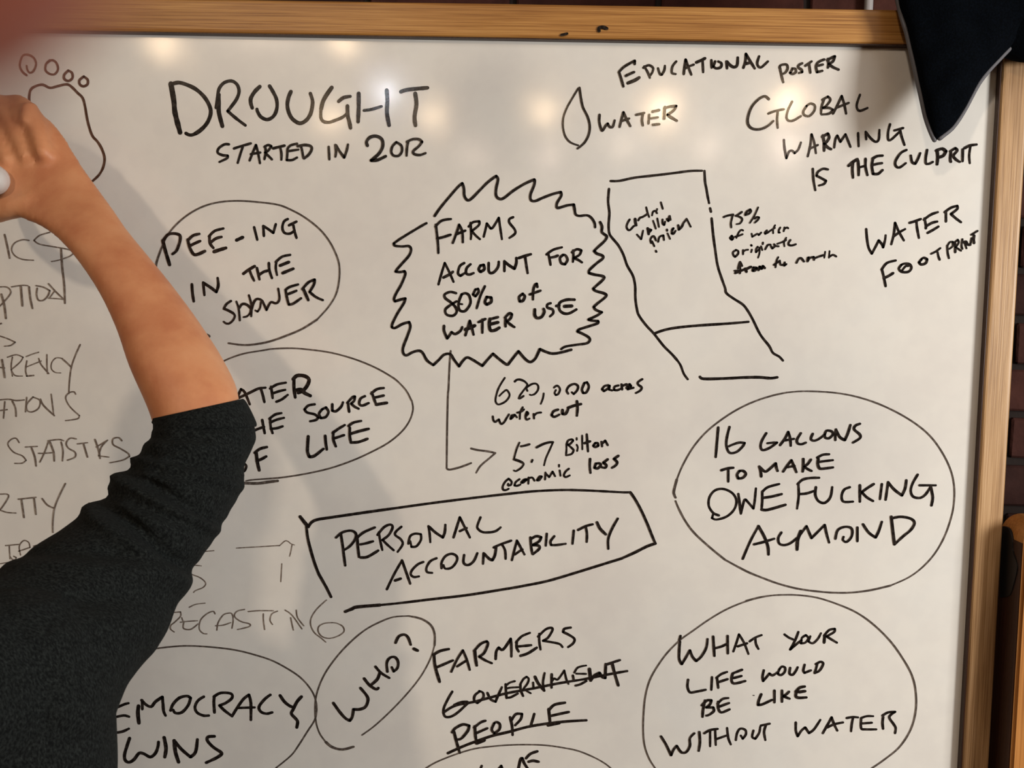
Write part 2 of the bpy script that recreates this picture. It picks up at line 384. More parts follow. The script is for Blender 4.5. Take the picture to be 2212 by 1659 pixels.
INK_TEXT = """
@word|k|24|large black word DROUGHT
a1 36 1362,668 1385,800 1395,900 1435,1055
a1 26 1362,672 1420,658 1480,672 1560,710 1630,775 1672,850 1678,910 1650,980 1600,1035 1545,1070 1510,1075 1482,1062
a1 30 1742,755 1742,830 1745,900 1772,1005
a1 22 1722,858 1732,790 1745,710 1785,660 1845,645 1890,675 1905,730 1885,790 1850,840 1815,885 1860,925 1910,965 1955,998
a1 26 2070,690 2030,730 2000,780 1998,820 2010,860
b1 24 120,685 150,735 175,790 180,850 165,905 135,940 95,952 50,930 25,890 20,870
b1 26 290,730 270,780 262,840 275,900 305,950 360,982 410,960 445,910 460,850 462,800 445,745
b1 28 615,698 575,755 545,810 530,870 
b1 22 530,870 528,930 545,965 590,975 640,960 700,935 735,905
b1 24 670,808 710,778 762,768
b1 26 740,845 742,920 755,970 765,1020
b1 27 830,745 830,850 825,970
b1 20 872,880 930,872 1012,848
b1 28 1053,720 1058,800 1055,900 1072,998
b1 26 1165,732 1220,715 1378,700
b1 27 1280,745 1290,830 1275,930 1282,1000
@word|k|17|black word STARTED below DROUGHT
a1 17 1825,1150 1790,1150 1745,1180 1735,1215 1770,1235 1815,1240 1810,1260 1750,1290
a1 17 1865,1183 1920,1165 2000,1142
a1 17 1935,1170 1915,1230 1895,1298
a1 17 1990,1278 2015,1215 2040,1155 2055,1210 2072,1300
a1 17 2000,1228 2075,1215
b1 17 85,1165 90,1210 80,1268
b1 17 80,1170 110,1155 135,1165 110,1200 85,1215 110,1240 140,1270
b1 19 150,1182 240,1160
b1 17 205,1170 215,1220 215,1272
b1 17 340,1145 290,1158 265,1185 262,1230 258,1275 300,1275 340,1255
b1 17 262,1205 350,1192
b1 17 370,1158 380,1200 390,1258
b1 19 345,1165 400,1155 450,1165 455,1195 430,1235 395,1262
@word|k|17|black word IN below DROUGHT
b1 17 592,1170 597,1270
b1 17 645,1155 650,1210 645,1248
b1 18 650,1158 675,1200 715,1255 735,1200 745,1152
@word|k|17|black number 2012 below DROUGHT
b1 22 900,1160 893,1130 920,1095 970,1085 1015,1110 1022,1165 995,1220 950,1262 930,1278 980,1275 1045,1245
b1 17 1130,1135 1100,1165 1090,1210 1110,1240 1150,1240 1175,1205 1170,1160 1130,1132
b1 17 1225,1125 1215,1180 1212,1240
b1 18 1215,1130 1260,1110 1310,1110 1335,1130 1310,1165 1265,1205 1275,1228 1320,1235 1362,1220
@word|k|18|black word EDUCATIONAL under the top rail
c1 17 875,575 890,620 910,690
c1 17 878,570 920,530 1000,485 1000,512
c1 18 930,605 960,590 995,575
c1 23 945,662 1000,640 1035,618
c1 17 1075,530 1100,570 1120,620
c1 17 1068,540 1110,520 1145,540 1140,575 1120,605
c1 17 1185,545 1200,590 1215,595 1235,560 1240,525
c1 17 1330,490 1300,530 1295,580 1325,590
c1 18 1390,590 1395,540 1405,475 1425,530 1450,595
c1 17 1395,550 1430,530 1470,515
c1 20 1490,498 1530,480 1560,465
c1 17 1540,485 1545,575
c1 17 1610,480 1612,540
c1 18 1640,490 1625,530 1650,545 1685,535 1690,505 1665,490
c1 18 1730,490 1735,545
c1 20 1735,492 1760,520 1790,535 1815,520 1820,460
c1 18 1865,540 1880,490 1885,430 1915,480 1955,545
c1 20 1880,510 1925,497
c1 17 1990,450 1975,500 1985,530 2010,535 2060,490
@word|k|17|black word POSTER right of EDUCATIONAL
d1 17 268,540 280,600 295,655
d1 17 265,540 275,520 320,515 330,545 310,580 285,590
d1 17 365,555 350,580 370,590 395,575 390,550 365,545
d1 17 445,505 418,520 415,540 440,555 445,575 420,582
d1 17 470,525 520,490
d1 17 500,505 510,580
d1 18 620,475 575,495 555,530 565,575 605,565
d1 17 570,525 610,515
d1 17 650,470 655,510 650,540
d1 18 645,480 690,455 705,450 690,490 655,510 690,535 735,555
@drawing|k|14|outline drawing of a water drop
c1 13 550,705 505,780 460,860 432,940 430,1020 450,1090 490,1135 550,1158
c1 16 560,700 575,800 590,860 625,930 642,1000 635,1070 605,1130 570,1165 545,1183
@word|k|17|black word WATER beside the drop drawing
c1 17 720,915 718,970 735,1035 748,1035 770,1000 785,985 800,1010 825,1010 840,960
c1 17 880,1010 895,950 910,895 935,950 965,1005
c1 17 895,965 955,945
c1 17 1012,915 1050,907 1075,900
c1 17 1065,910 1058,960 1065,1000
c1 16 1115,915 1110,985
c1 18 1140,890 1195,878
c1 15 1118,945 1185,935
c1 18 1145,995 1195,990
c1 20 1240,855 1235,900 1235,945
c1 18 1235,865 1280,850 1330,845 1310,880 1260,915 1290,935 1335,962
@word|k|16|black word GLOBAL left of the hanging jacket
d1 17 180,790 150,768 100,790 45,850 15,930 15,990 50,1025 110,1030 170,1005 215,965
d1 17 175,905 230,885 300,870
d1 17 250,890 245,950 250,1018
d1 17 365,810 335,870 320,930 335,960 375,960 435,925
d1 17 480,845 455,885 460,915 500,925 540,885 545,840 510,825 480,845
d1 17 620,790 600,850 595,905
d1 17 605,795 650,770 670,795 640,840 610,860 660,860 690,875 660,905 600,912
d1 17 690,905 720,850 760,765 780,830 795,905
d1 17 715,860 815,820
d1 16 905,755 880,830 885,870 910,882 965,860
@word|k|17|black word WARMING under the hanging jacket
d1 16 300,1115 305,1180 320,1260 340,1210 365,1200 385,1220 415,1190 435,1135
d1 16 490,1245 510,1160 520,1070 540,1130 555,1220
d1 16 505,1185 570,1155
d1 20 610,1080 620,1140 620,1200
d1 20 605,1090 650,1065 660,1095 640,1130 620,1145 650,1175 675,1188
d1 16 700,1175 710,1110 725,1080 750,1130 790,1070 810,1120 830,1170
d1 16 890,1060 895,1165
d1 16 950,1050 955,1110
d1 16 955,1055 990,1100 1030,1130 1055,1110 1060,1035
d1 16 1145,990 1130,1050 1130,1110 1150,1115 1190,1080 1225,1045
d1 16 1180,1040 1250,1020
d1 16 1225,1030 1235,1080 1260,1155
@word|k|16|black word IS before THE CULPRIT
d1 16 530,1345 535,1430 550,1515
d1 16 650,1350 610,1345 570,1370 560,1400 600,1420 635,1440 620,1465 580,1478
@word|k|17|black word THE before CULPRIT
d1 20 815,1320 850,1290 885,1268
d1 18 850,1290 845,1350 850,1415
d1 18 890,1280 895,1340 895,1395
d1 16 895,1335 950,1320
d1 17 950,1265 950,1330 965,1395
d1 18 1010,1260 1000,1320 1010,1385 1050,1385 1085,1355
d1 18 1005,1265 1040,1245 1085,1240
d1 18 1005,1315 1045,1305 1080,1300
@word|k|17|black word CULPRIT near the right stile
d1 16 1275,1195 1230,1220 1190,1280 1190,1320 1220,1335 1270,1300
d1 16 1310,1240 1320,1290 1345,1305 1365,1270 1385,1220
d1 16 1440,1195 1430,1250 1430,1300 1455,1305 1485,1290
d1 18 1520,1195 1525,1250 1520,1310
d1 20 1515,1200 1560,1185 1590,1205 1570,1240 1530,1255
d1 16 1630,1215 1625,1270 1630,1290
d1 16 1625,1205 1665,1180 1680,1200 1650,1240 1670,1270 1700,1290
d1 16 1725,1190 1722,1285
d1 18 1740,1180 1780,1160 1832,1152
d1 16 1785,1165 1775,1240 1780,1300
@drawing|k|17|outline map of a long bent state
c1 17 808,1442 880,1440 1000,1415 1150,1398 1300,1380 1440,1362 1535,1360
c1 17 1555,1362 1560,1450 1570,1500 1580,1560 1592,1618
c2 18 1600,185 1607,212
c2 17 1612,265 1625,400 1640,510 1660,640 1695,750 1720,820 1730,860 1790,905 1860,950 1900,1000 1940,1070 2000,1190 2070,1280 2100,1335 2150,1365 2180,1397
c2 17 795,30 788,130 798,220 792,320 798,385 820,420 870,480 910,555 940,640 985,720 1003,800 1005,900 1018,990 1035,1040 1090,1115 1155,1185 1230,1280 1300,1350 1360,1425 1390,1500 1422,1545
c2 18 1155,1182 1230,1155 1330,1135 1500,1118 1700,1105 1830,1095 1905,1088
c2 20 1520,1527 1550,1542 1700,1540 1860,1532 1990,1530 2080,1537 2135,1530
@word|k|40|small word central inside the map
e 50 225,600 180,670 150,770 185,845 240,845 320,760 390,740
e 70 355,590 360,660 375,720
e 50 430,620 470,560 530,540 600,500 650,460
e 45 620,310 650,430 690,540
e 45 760,500 780,420 830,390
e 45 880,350 860,420 880,450
e 45 970,190 1015,345
@word|k|17|small word valley inside the map
e 45 400,960 500,1070 545,865
e 60 655,810 680,950
e 50 690,830 740,850 700,900
e 42 785,630 850,820
e 42 885,575 925,780
e 48 1010,600 1010,690 1050,730 1070,650
e 60 1120,590 1150,630 1180,520
e 48 1180,520 1200,610
@word|k|17|small word project inside the map
e 48 740,1160 720,1080 760,1010 800,1000 830,1040 850,1100
e 42 760,1120 815,1240
e 48 905,1130 930,1030 980,990 1030,980 1045,1090
e 50 1115,840 1120,870
e 40 1130,930 1190,1065
e 50 1230,880 1270,810 1240,840 1230,930 1270,940 1320,870
e 55 1385,740 1400,840 1470,770 1510,680
e 50 1510,680 1585,590
e 40 1585,580 1685,775
e 45 850,1345 865,1375
@word|k|44|small text 75% right of the map
f 50 150,430 230,400 375,370
f 44 365,380 340,480 320,580 330,680
f 50 580,310 450,400
f 44 430,400 540,430 590,490 540,580 460,600
f 50 665,370 700,300 780,250 800,290 750,350 665,385
f 40 970,200 880,400 775,570
f 45 890,470 940,430 990,440 970,490 890,565
@word|k|17|small words of water right of the map
f 55 300,930 340,880 375,930 345,970 310,950
f 46 610,750 560,740 500,810 450,930
f 46 420,900 500,880 600,840
f 46 815,830 830,900 900,860 950,830 985,860 1045,800
f 46 1180,750 1130,800 1140,830 1200,800 1270,750 1370,690
f 40 1375,625 1330,720 1330,820
f 44 1500,680 1465,740 1460,800 1490,800
f 46 1600,680 1580,770
f 46 1600,710 1660,680 1690,700
@word|k|17|small word originate right of the map
f 50 440,1220 370,1270 380,1340 420,1380 490,1310 490,1240 440,1215
f 46 610,1220 610,1320
f 46 620,1250 670,1220 730,1210
f 50 805,1100 815,1115
f 44 820,1210 805,1270
f 46 960,1140 920,1200 920,1270 990,1200
f 40 1000,1160 1005,1280 970,1400
f 44 1040,1130 1070,1220
f 46 1085,1040 1080,1080
f 46 1140,1200 1200,1100 1270,1090
f 50 1280,1130 1310,1180 1380,1120 1350,1080
f 46 1380,1120 1460,1130
f 44 1430,1070 1540,1030 1640,980
f 40 1640,925 1590,1030 1600,1130
f 50 1740,980 1700,1040 1700,1090 1770,1110 1870,1080
@word|k|17|small words from the right of the map
f 46 490,1659 510,1570 540,1500 590,1600
f 40 540,1500 545,1740 530,1780
g 44 -700,1160 -560,1150
c2 16 1800,700 1900,660 
c2 18 1880,665 1890,690
c2 18 1895,665 1925,650
c2 18 1945,660 1940,680 1955,680 1970,660 1945,655
c2 18 1985,675 1995,650 2010,665 2020,645 2035,660
g 46 240,1020 380,920
g 40 345,835 300,930 280,1080
g 48 380,920 400,1010 460,1020 500,980
g 44 500,960 490,1040 540,1000
@word|k|17|small word north right of the map
g 50 780,970 830,880 890,860 960,940
g 60 1045,930 1060,850 1090,850 1060,900
g 50 1100,850 1190,830 1200,900
g 50 1200,870 1290,830 1450,780
g 40 1465,705 1455,780 1445,850
g 40 1570,690 1555,850
g 50 1560,830 1650,780 1730,820
@word|k|17|black word WATER in the upper right corner
d2 17 955,350 962,430 975,500 1000,545 1030,490 1055,440 1080,470 1090,495 1105,440 1110,400
d2 17 1155,470 1175,390 1185,300 1215,370 1255,440
d2 17 1170,410 1220,375 1265,350
d2 18 1300,300 1335,290 1390,270
d2 17 1355,285 1360,340 1375,420
d2 17 1420,265 1430,320 1430,345
d2 17 1415,275 1470,235 1525,215
d2 18 1435,325 1480,300 1520,290
d2 18 1445,380 1490,355 1530,330
d2 17 1590,210 1590,290
d2 17 1580,215 1630,180 1680,165 1680,190 1630,230 1670,265 1710,295
@word|k|17|black word FOOTPRINT near the right stile
d2 17 1080,670 1095,730 1110,805
d2 17 1078,672 1120,620 1190,600
d2 18 1095,740 1130,725 1170,700
d2 17 1235,635 1215,665 1240,690 1290,690 1315,660 1300,630 1260,625 1235,635
d2 14 1240,680 1270,645 1290,645
d2 17 1395,590 1375,615 1395,632 1430,620 1440,590 1415,578 1395,590
h 48 125,975 240,920 345,840
h 48 280,940 300,1040 330,1120
h 50 510,780 520,950 550,1080
h 44 510,790 570,700 640,690 640,790 560,860
h 55 690,700 700,820 700,940
h 44 690,700 760,640 785,700 740,780 700,820 760,850 840,905
h 48 870,630 850,780 870,860
h 60 900,700 960,690 990,750 1060,760
h 40 930,730 970,850
h 44 1060,760 1090,600
h 50 1085,520 1150,480 1230,430
h 60 1150,540 1140,640 1150,720
@drawing|k|18|jagged starburst outline
b1 18 1435,1720 1480,1655 1550,1570 1620,1490 1655,1460 1668,1500 1672,1560 1695,1593 1725,1585 1790,1520 1860,1450 1925,1402 1940,1430 1925,1500 1925,1560 1955,1585 1990,1575 2060,1520 2150,1465 c1: 200,1430 205,1440 198,1480 172,1545 172,1590 205,1602 270,1575 350,1545 412,1530 415,1560 385,1610 c2: 378,165 390,182 460,162 515,155 522,195 530,232 560,245 620,240 655,260 680,300 685,335
c2 18 725,295 740,330 738,372 760,392 778,410 760,445 700,500 677,525 700,545 745,562 745,585 700,620 640,675 637,700 680,712 750,726 750,750 690,805 670,825 690,842 765,865 768,890 700,945 674,970 690,992 738,1012 700,1038 632,1070 660,1078 708,1082 705,1100 640,1122 560,1148 545,1165 590,1185 635,1212 642,1238 615,1260 540,1270 450,1285 415,1305
c2 18 495,1310 400,1335 340,1340 290,1325 245,1305 225,1350 205,1385 170,1408 130,1385 75,1322 40,1365 5,1410 b2: 2010,1428 1950,1385 1900,1342 1860,1385 1815,1438 1730,1385 1690,1372 1655,1405 1630,1442 1590,1390 1560,1345 1510,1350 1470,1390 1425,1432 1375,1395 1340,1335 1310,1318 1260,1330 1210,1355 1185,1335 1185,1290 1215,1210 1242,1130 1232,1090 1180,1105 1120,1137 1095,1130 1100,1100 1140,1020 1190,940 1202,902 1160,912 1120,925 1112,905 1130,860 1170,790 1202,710 1195,685 1160,692 1125,688 1140,665 1180,620 1232,560 1248,512 1230,485 1180,488 1120,482 1110,465 1150,435 1230,385 1330,325 1370,303
@word|k|18|black word FARMS inside the starburst
b2 17 1445,315 1455,400 1462,470 1465,540
b2 17 1442,330 1480,290 1520,275 1565,270
b2 18 1455,425 1500,415 1562,395
b2 17 1580,460 1610,380 1630,315 1655,370 1660,455
b2 17 1605,392 1680,362
b2 17 1720,300 1725,385 1722,430
b2 17 1705,330 1740,295 1790,288 1785,320 1730,365 1760,400 1795,430
b2 17 1825,410 1840,350 1850,305 1880,345 1900,335 1945,260 1955,330 1970,430
b2 17 2060,255 2030,270 2030,300 2070,350 2075,385 2030,420
@word|k|18|black word ACCOUNT inside the starburst
b2 17 1465,790 1490,700 1515,620 1550,690 1585,770
b2 20 1505,735 1545,715 1580,690
b2 18 1670,620 1635,645 1620,700 1640,722 1675,700
b2 18 1720,630 1690,660 1685,700 1710,712 1745,700
b2 20 1800,640 1785,670 1800,690 1830,670 1825,635 1800,640
b2 19 1865,620 1865,680 1880,700 1910,690 1940,650 1945,610
b2 18 1990,605 1990,685
b2 20 1992,610 2030,640 2070,665 2085,620 2085,580
b2 20 2105,580 2150,565 2200,550
b2 18 2155,570 2165,640 2175,700
@word|k|17|black word FOR inside the starburst
c2 17 310,540 320,580 330,635
c2 17 298,552 350,515 420,495
c2 18 320,578 365,570 388,560
c2 18 430,555 405,580 415,620 445,630 465,595 450,560 430,555
c2 17 510,520 512,565 508,610
c2 17 500,535 540,510 575,520 560,555 515,580 550,595 580,615
@word|k|18|black text 80% inside the starburst
b2 18 1605,860 1560,850 1515,870 1520,900 1560,930 1600,970 1610,1010 1580,1040 1530,1030 1520,990 1560,955 1610,925
b2 18 1650,870 1630,920 1625,970 1640,1000 1680,1000 1720,940 1710,880 1680,860 1650,870
b2 14 1630,945 1655,948
b2 17 1760,830 1740,870 1760,885 1785,850 1780,825 1760,830
b2 17 1835,805 1800,880 1770,980
b2 20 1850,890 1835,930 1850,950 1885,930 1885,895 1850,890
@word|k|17|black word of inside the starburst
c2 19 110,865 80,890 85,925 110,920 125,885 105,865
c2 18 225,810 220,785 205,795 192,840 190,910
c2 18 165,870 250,840
@word|k|19|black word WATER inside the starburst
b2 18 1510,1120 1510,1160 1535,1220 1550,1200 1570,1170 1600,1185 1640,1160 1655,1130
b2 18 1680,1195 1700,1130 1715,1080 1730,1130 1745,1190
b2 24 1680,1150 1755,1118
b2 18 1785,1090 1840,1065
b2 18 1815,1070 1815,1120 1815,1175
b2 22 1875,1065 1870,1110 1880,1155 1915,1155 1950,1135
b2 18 1875,1068 1940,1050
b2 22 1875,1108 1940,1092
b2 18 2000,1060 1998,1100 2000,1125
b2 18 1995,1055 2030,1020 2050,1028 2040,1060 2010,1085 2040,1110 2070,1130
@word|k|17|black word USE inside the starburst
c2 20 205,990 205,1035 225,1058 260,1048 280,1010 275,985
c2 18 330,940 305,950 305,975 345,990 350,1020 325,1045
c2 20 520,912 460,912 410,930 395,960 405,1000 440,1022 480,1020 535,990
c2 20 375,962 400,958
c2 24 440,965 500,962
@drawing|t|15|thin arrow from the starburst to the loss figure
b2 16 1562,1320 1555,1400 1550,1500 1545,1620 b3: 1540,200 1535,400 1532,600 1530,780
b3 17 1535,785 1560,790 1640,770 1725,738
b3 17 1725,622 1780,635 1860,645 1918,658
b3 15 1918,658 1870,700 1800,760 1765,815
@word|k|45|black number 620,000
k 46 560,180 480,300 400,450 350,620 340,740 390,810 470,800 580,740 660,640 670,560 620,480 580,475 500,540 430,610
k 55 800,265 850,225 930,220 1030,260
k 44 1030,260 1090,320 1090,370 1000,490 920,600 895,660 
k 50 895,665 930,665 1010,610
k 46 1100,490 1080,420 1150,360 1230,320 1310,320 1360,380 1350,470 1280,560 1200,590 1160,580
k 44 1490,550 1470,670 1420,800
k 48 1735,410 1800,365 1850,390 1880,460 1840,560 1780,590 1750,540 1780,470
c3 16 470,185 458,160 478,125 520,108 548,125 542,158 515,188 500,175
c3 17 600,100 580,150 590,180 615,175 635,130 620,95 600,100
@word|k|17|small black word acres
c3 16 790,118 760,125 740,150 755,165 785,145 800,122 795,152 820,160
c3 16 870,120 840,130 835,155 860,158 885,148
c3 17 895,112 900,152
c3 17 898,125 935,110
c3 17 935,140 970,125 960,110 940,125 945,150 990,138
c3 16 1060,70 1025,95 1030,115 1055,135 1045,160 1010,180
@word|k|46|small black word water
k 50 275,1100 290,1190 330,1230 380,1200 420,1170 450,1250 490,1280 550,1230 610,1130 660,1050
k 50 790,1060 720,1080 700,1160 760,1110 800,1060 850,1120
k 46 990,880 930,1000 920,1160
k 50 860,1010 960,980 1020,930
k 50 1060,1100 1120,1030 1090,990 1060,1060 1060,1140 1090,1175 1150,1150
k 48 1250,1040 1260,1150
k 48 1260,1080 1330,1020 1430,1005
@word|k|17|small black word cut
c3 17 390,312 355,325 338,355 360,370 400,352
c3 19 425,315 425,345 450,345 470,310
c3 20 470,298 520,280 572,268
c3 18 540,245 545,300 540,360
@word|k|46|black number 5.7
i 42 580,285 510,450 450,670
i 58 450,685 560,720 650,760
i 44 650,760 680,800 620,890 500,965 450,950
i 52 620,375 720,355 820,325
i 50 890,700 870,750
i 56 990,400 1150,320 1290,280 1380,275
i 46 1380,280 1290,480 1210,660 1165,830
@word|k|17|black word Billion
i 48 1700,330 1700,460 1690,590
i 52 1700,340 1740,240 1830,210 1860,240 1800,310 1740,340 1840,430 1870,480 1820,560 1700,590
i 46 1945,340 1970,400 1955,490
i 48 1945,180 1945,220
i 46 2075,120 2080,450
c3 17 618,510 622,570 628,645
c3 18 600,580 645,565
c3 17 685,580 670,600 685,610 710,600 705,580 685,578
c3 17 735,570 740,605
c3 17 738,585 765,560 785,595
@word|k|46|small black word economic
i 52 300,1300 370,1300 390,1220 320,1150 240,1220 180,1330 190,1410 260,1420 320,1390
i 48 310,1270 320,1320
i 50 580,1160 490,1230 460,1310 520,1320 600,1290
i 70 630,1240 690,1180 740,1170 660,1240
i 48 800,1120 790,1270
i 48 780,1150 880,1120 940,1200
i 55 1000,1180 1060,1100 1110,1100 1050,1180 1000,1190
i 46 1200,1000 1190,1170
i 50 1200,1020 1290,1110 1370,980 1430,1090
i 46 1540,950 1560,1080
i 48 1525,820 1525,860
i 50 1760,910 1680,980 1640,1070 1690,1110 1780,1070
@word|k|17|small black word loss
c3 18 645,705 642,760 648,815
c3 18 690,742 680,775 705,780 730,755 720,740 695,742
c3 18 785,708 750,735 775,755 765,775 735,770
c3 18 870,680 835,705 860,730 850,755 820,775
@drawing|k|18|slanted hand drawn box
b3 24 365,1165 400,1210 430,1245
b3 20 430,1245 455,1210 500,1188 600,1172 750,1150 900,1128 1100,1100
b3 17 1100,1100 1400,1058 1700,1020 2000,985 c3: 200,962 420,952 600,955 750,962 900,970 965,970
c3 18 965,970 1000,1020 1050,1110 1100,1220 1140,1320 1165,1378
c3 19 1165,1378 1100,1400 1000,1450 900,1495
c4 18 900,-12 700,50 500,112 300,170 100,210 0,228 b4: 2000,232 1700,280 1400,315 1150,345 1000,360
b4 23 1000,360 820,375 780,390 725,412
b3 19 415,1240 425,1330 450,1430 480,1530 510,1610 b4: 530,140 575,220 612,295
@word|k|18|black word PERSONAL inside the box
b3 17 690,1300 705,1400 715,1480 725,1553
b3 17 652,1330 700,1290 770,1275 810,1300 800,1350 760,1400 715,1430
b3 18 820,1320 825,1400 835,1485
b3 18 815,1335 870,1290 960,1250
b3 18 845,1385 895,1375 945,1360
b3 20 845,1490 900,1485 985,1435
b3 17 990,1290 1000,1350 1018,1430
b3 18 980,1310 1030,1250 1080,1228 1100,1250 1070,1310 1020,1350 1060,1390 1108,1432
b3 17 1170,1245 1130,1280 1120,1310 1165,1345 1180,1385 1140,1445
b3 17 1225,1380 1240,1320 1280,1300 1325,1305 1325,1350 1290,1400 1250,1405 1240,1360
b3 17 1385,1240 1395,1300 1400,1368
b3 19 1390,1245 1440,1290 1500,1330 1515,1290 1520,1230
b3 18 1585,1330 1610,1250 1635,1170 1670,1240 1715,1330
b3 18 1635,1280 1690,1255
b3 17 1800,1170 1780,1220 1775,1255 1810,1285 1860,1290 1920,1280 1960,1250
@word|k|18|black word ACCOUNTABILITY inside the box
b4 17 1055,235 1110,120 1175,5
b4 19 1175,5 1205,90 1240,190
b4 20 1120,165 1165,150
b3 17 1345,1525 1300,1545 1255,1590 1245,1625 1270,1645 1310,1640
b3 17 1450,1495 1400,1520 1370,1570 1375,1605 1415,1612
b3 17 1490,1575 1490,1530 1520,1480 1570,1460 1610,1480 1610,1520 1570,1570 1520,1578 1505,1550
b3 18 1670,1470 1665,1530 1700,1550 1745,1520 1775,1455
b3 17 1825,1455 1820,1540
b3 20 1830,1460 1870,1500 1895,1510 1915,1470 1925,1400
b3 17 1905,1410 1960,1385 2045,1355
b3 17 1970,1385 1995,1430 2000,1500
b3 17 2050,1510 2070,1430 2090,1355 2120,1410 2150,1465
b3 17 2075,1465 2110,1440 2135,1425
c3 18 170,1330 175,1400 185,1460
c3 19 170,1345 215,1320 255,1328 240,1360 190,1390 235,1395 240,1420 190,1463
c3 17 300,1300 292,1395
c3 17 360,1320 330,1360 335,1390 380,1390 450,1380
c3 17 515,1275 505,1380
c3 18 550,1270 610,1240 665,1225
c3 17 610,1245 620,1300 618,1365
c3 20 700,1210 725,1260 770,1305
c3 17 865,1180 820,1260 790,1340 790,1420
@drawing|t|13|thin oval around PEE-ING IN THE SHOWER
a2 16 1245,675 1252,610 1290,500
a2 13 1290,500 1330,410 1400,320 1500,235 1620,170 1750,135 1900,125 2060,135 2212,155 b2: 280,190 400,255 520,350 600,450 655,560 678,650 675,760 650,870 590,970 500,1070
b2 16 500,1070 380,1145 250,1200 120,1245 0,1268 a2: 1930,1272 1825,1258
a2 26 1645,1192 1668,1203
@word|k|20|black word PEE-ING in the oval
a2 22 1300,440 1320,520 1355,635
a2 20 1300,445 1340,395 1390,385 1435,400 1435,450 1410,520 1378,548
a2 21 1498,435 1515,500 1545,550 1580,550 1635,525
a2 19 1500,438 1540,402 1590,388
a2 20 1515,482 1560,460 1595,445
a2 20 1670,405 1672,460 1700,500
a2 19 1665,408 1710,365 1780,345
a2 20 1680,455 1720,425 1765,412
a2 24 1705,530 1750,515 1800,500
a2 23 1885,438 1935,415
a2 18 2025,335 2050,435
b2 18 70,325 75,405
b2 18 75,328 110,350 150,380 170,310
b2 18 265,270 235,290 222,340 240,380 285,385 320,360
b2 18 275,320 335,290
b2 18 310,320 320,370 335,420
@word|k|20|black word IN above SHOWER
a2 20 1530,790 1535,860 1545,925
a2 18 1620,775 1630,875
a2 20 1625,780 1680,815 1725,850 1740,800 1735,740
@word|k|17|black word THE above SHOWER
a2 21 1940,705 1980,675 2030,645
a2 18 1990,680 2005,720 2025,760
b2 19 20,660 40,750
b2 20 35,715 75,690 110,680
b2 18 115,620 120,680 140,740
b2 17 175,610 170,660 180,715
b2 18 170,612 220,570 285,555
b2 21 205,640 275,612
b2 21 225,700 310,665
@word|k|52|black word SHOWER
j 58 215,665 110,740 50,840
j 62 50,850 150,890 270,955
j 50 270,955 310,1020 270,1120 180,1200 100,1200 45,1160
j 50 345,680 400,850 430,1130
j 60 415,830 470,750 540,735 620,770 690,850
j 46 690,850 670,950 600,1030 520,1050
j 54 645,530 700,750 700,1030
j 60 710,860 760,700 830,620 920,630 970,670
j 46 930,690 910,830 850,920 800,890
j 55 970,670 1020,780 1065,880 1120,760 1180,690 1280,720 1350,680 1375,580 1345,370
j 62 1520,400 1540,520 1570,660 1600,750 1700,730 1890,600
j 60 1520,400 1620,330 1820,270
j 60 1550,510 1660,470 1780,420
b2 20 390,825 410,870 430,915
b2 18 382,828 430,775 480,752 475,790 440,850 490,890 545,915
@drawing|t|12|thin oval around WATER THE SOURCE OF LIFE
a2 12 1730,1428 1830,1380 1950,1340 2100,1315 b2: 150,1303 300,1298 450,1310 620,1335 800,1385 960,1450 b3: 1080,42 1140,85 1210,160 1252,240
b3 14 1252,240 1262,310 1235,400 1170,490 1060,580 920,655 780,718 600,780 400,825 200,855 0,870 a3: 1960,880
a3 24 1925,897 2050,900 2130,890 b3: 185,880
@word|k|20|black word WATER partly behind the sleeve
a3 19 1895,205 1920,150 1950,175 1990,270
a3 19 1890,225 1990,178 2060,145 2115,138
a3 19 2080,150 2095,200 2107,252
b3 18 132,130 140,180 145,220
b3 18 125,145 180,112 250,98
b3 18 150,182 200,165 245,155
b3 18 175,250 220,230 265,195
b3 22 315,75 315,140 325,215
b3 26 310,70 340,42 400,45 435,75 415,130 380,165 350,178
b3 26 325,160 370,152 400,180 445,202
@word|k|18|black word THE partly behind the sleeve
a3 18 1990,495 2060,465 2105,450
a3 19 2090,395 2100,450 2110,500
b3 18 125,385 130,450 145,500
b3 18 120,385 165,352 215,340
b3 18 125,415 180,392 235,378
b3 18 130,465 180,460 225,445
@word|k|17|black word SOURCE
b3 18 480,270 430,280 400,310 420,335 480,350 510,375 490,395 445,405
b3 18 540,310 515,345 530,380 570,370 590,330 570,295 540,310
b3 19 620,270 620,320 650,325 690,290 705,255
b3 18 745,260 750,300 755,330
b3 18 740,258 780,215 800,208 795,240 770,265 800,290 830,305
b3 18 880,205 845,225 835,265 860,280 910,260
b3 18 935,175 950,220 965,260
b3 18 930,185 975,150 1030,140
b3 19 965,215 1030,200
b3 21 970,272 1055,258
@word|k|18|black word OF partly behind the sleeve
b3 22 15,650 25,730 40,795
b3 20 5,655 45,625 100,610
b3 20 20,722 60,705 95,685
a3 16 1940,735 1965,760 1950,800 1930,805
@word|k|17|black word LIFE under SOURCE
b3 20 430,525 425,600 425,650 440,688 480,680 550,625
b3 18 565,520 570,580 578,630
b3 18 630,490 630,550 650,605
b3 18 625,498 670,465 720,435
b3 18 640,540 715,515
b3 18 760,455 760,520 770,575
b3 18 750,442 790,415 850,402
b3 20 765,505 830,485 910,465
b3 20 770,575 830,570 900,545
@drawing|t|13|large oval around DEMOCRACY WINS
a4 14 1100,740 1240,708 1400,690 1520,686 1700,697 1880,720 2040,760 2180,808 b4: 300,890 390,960 460,1050 490,1130 495,1200 480,1275 420,1370 350,1480 290,1560 170,1659
@word|k|21|black word DEMOCRACY partly behind the sleeve
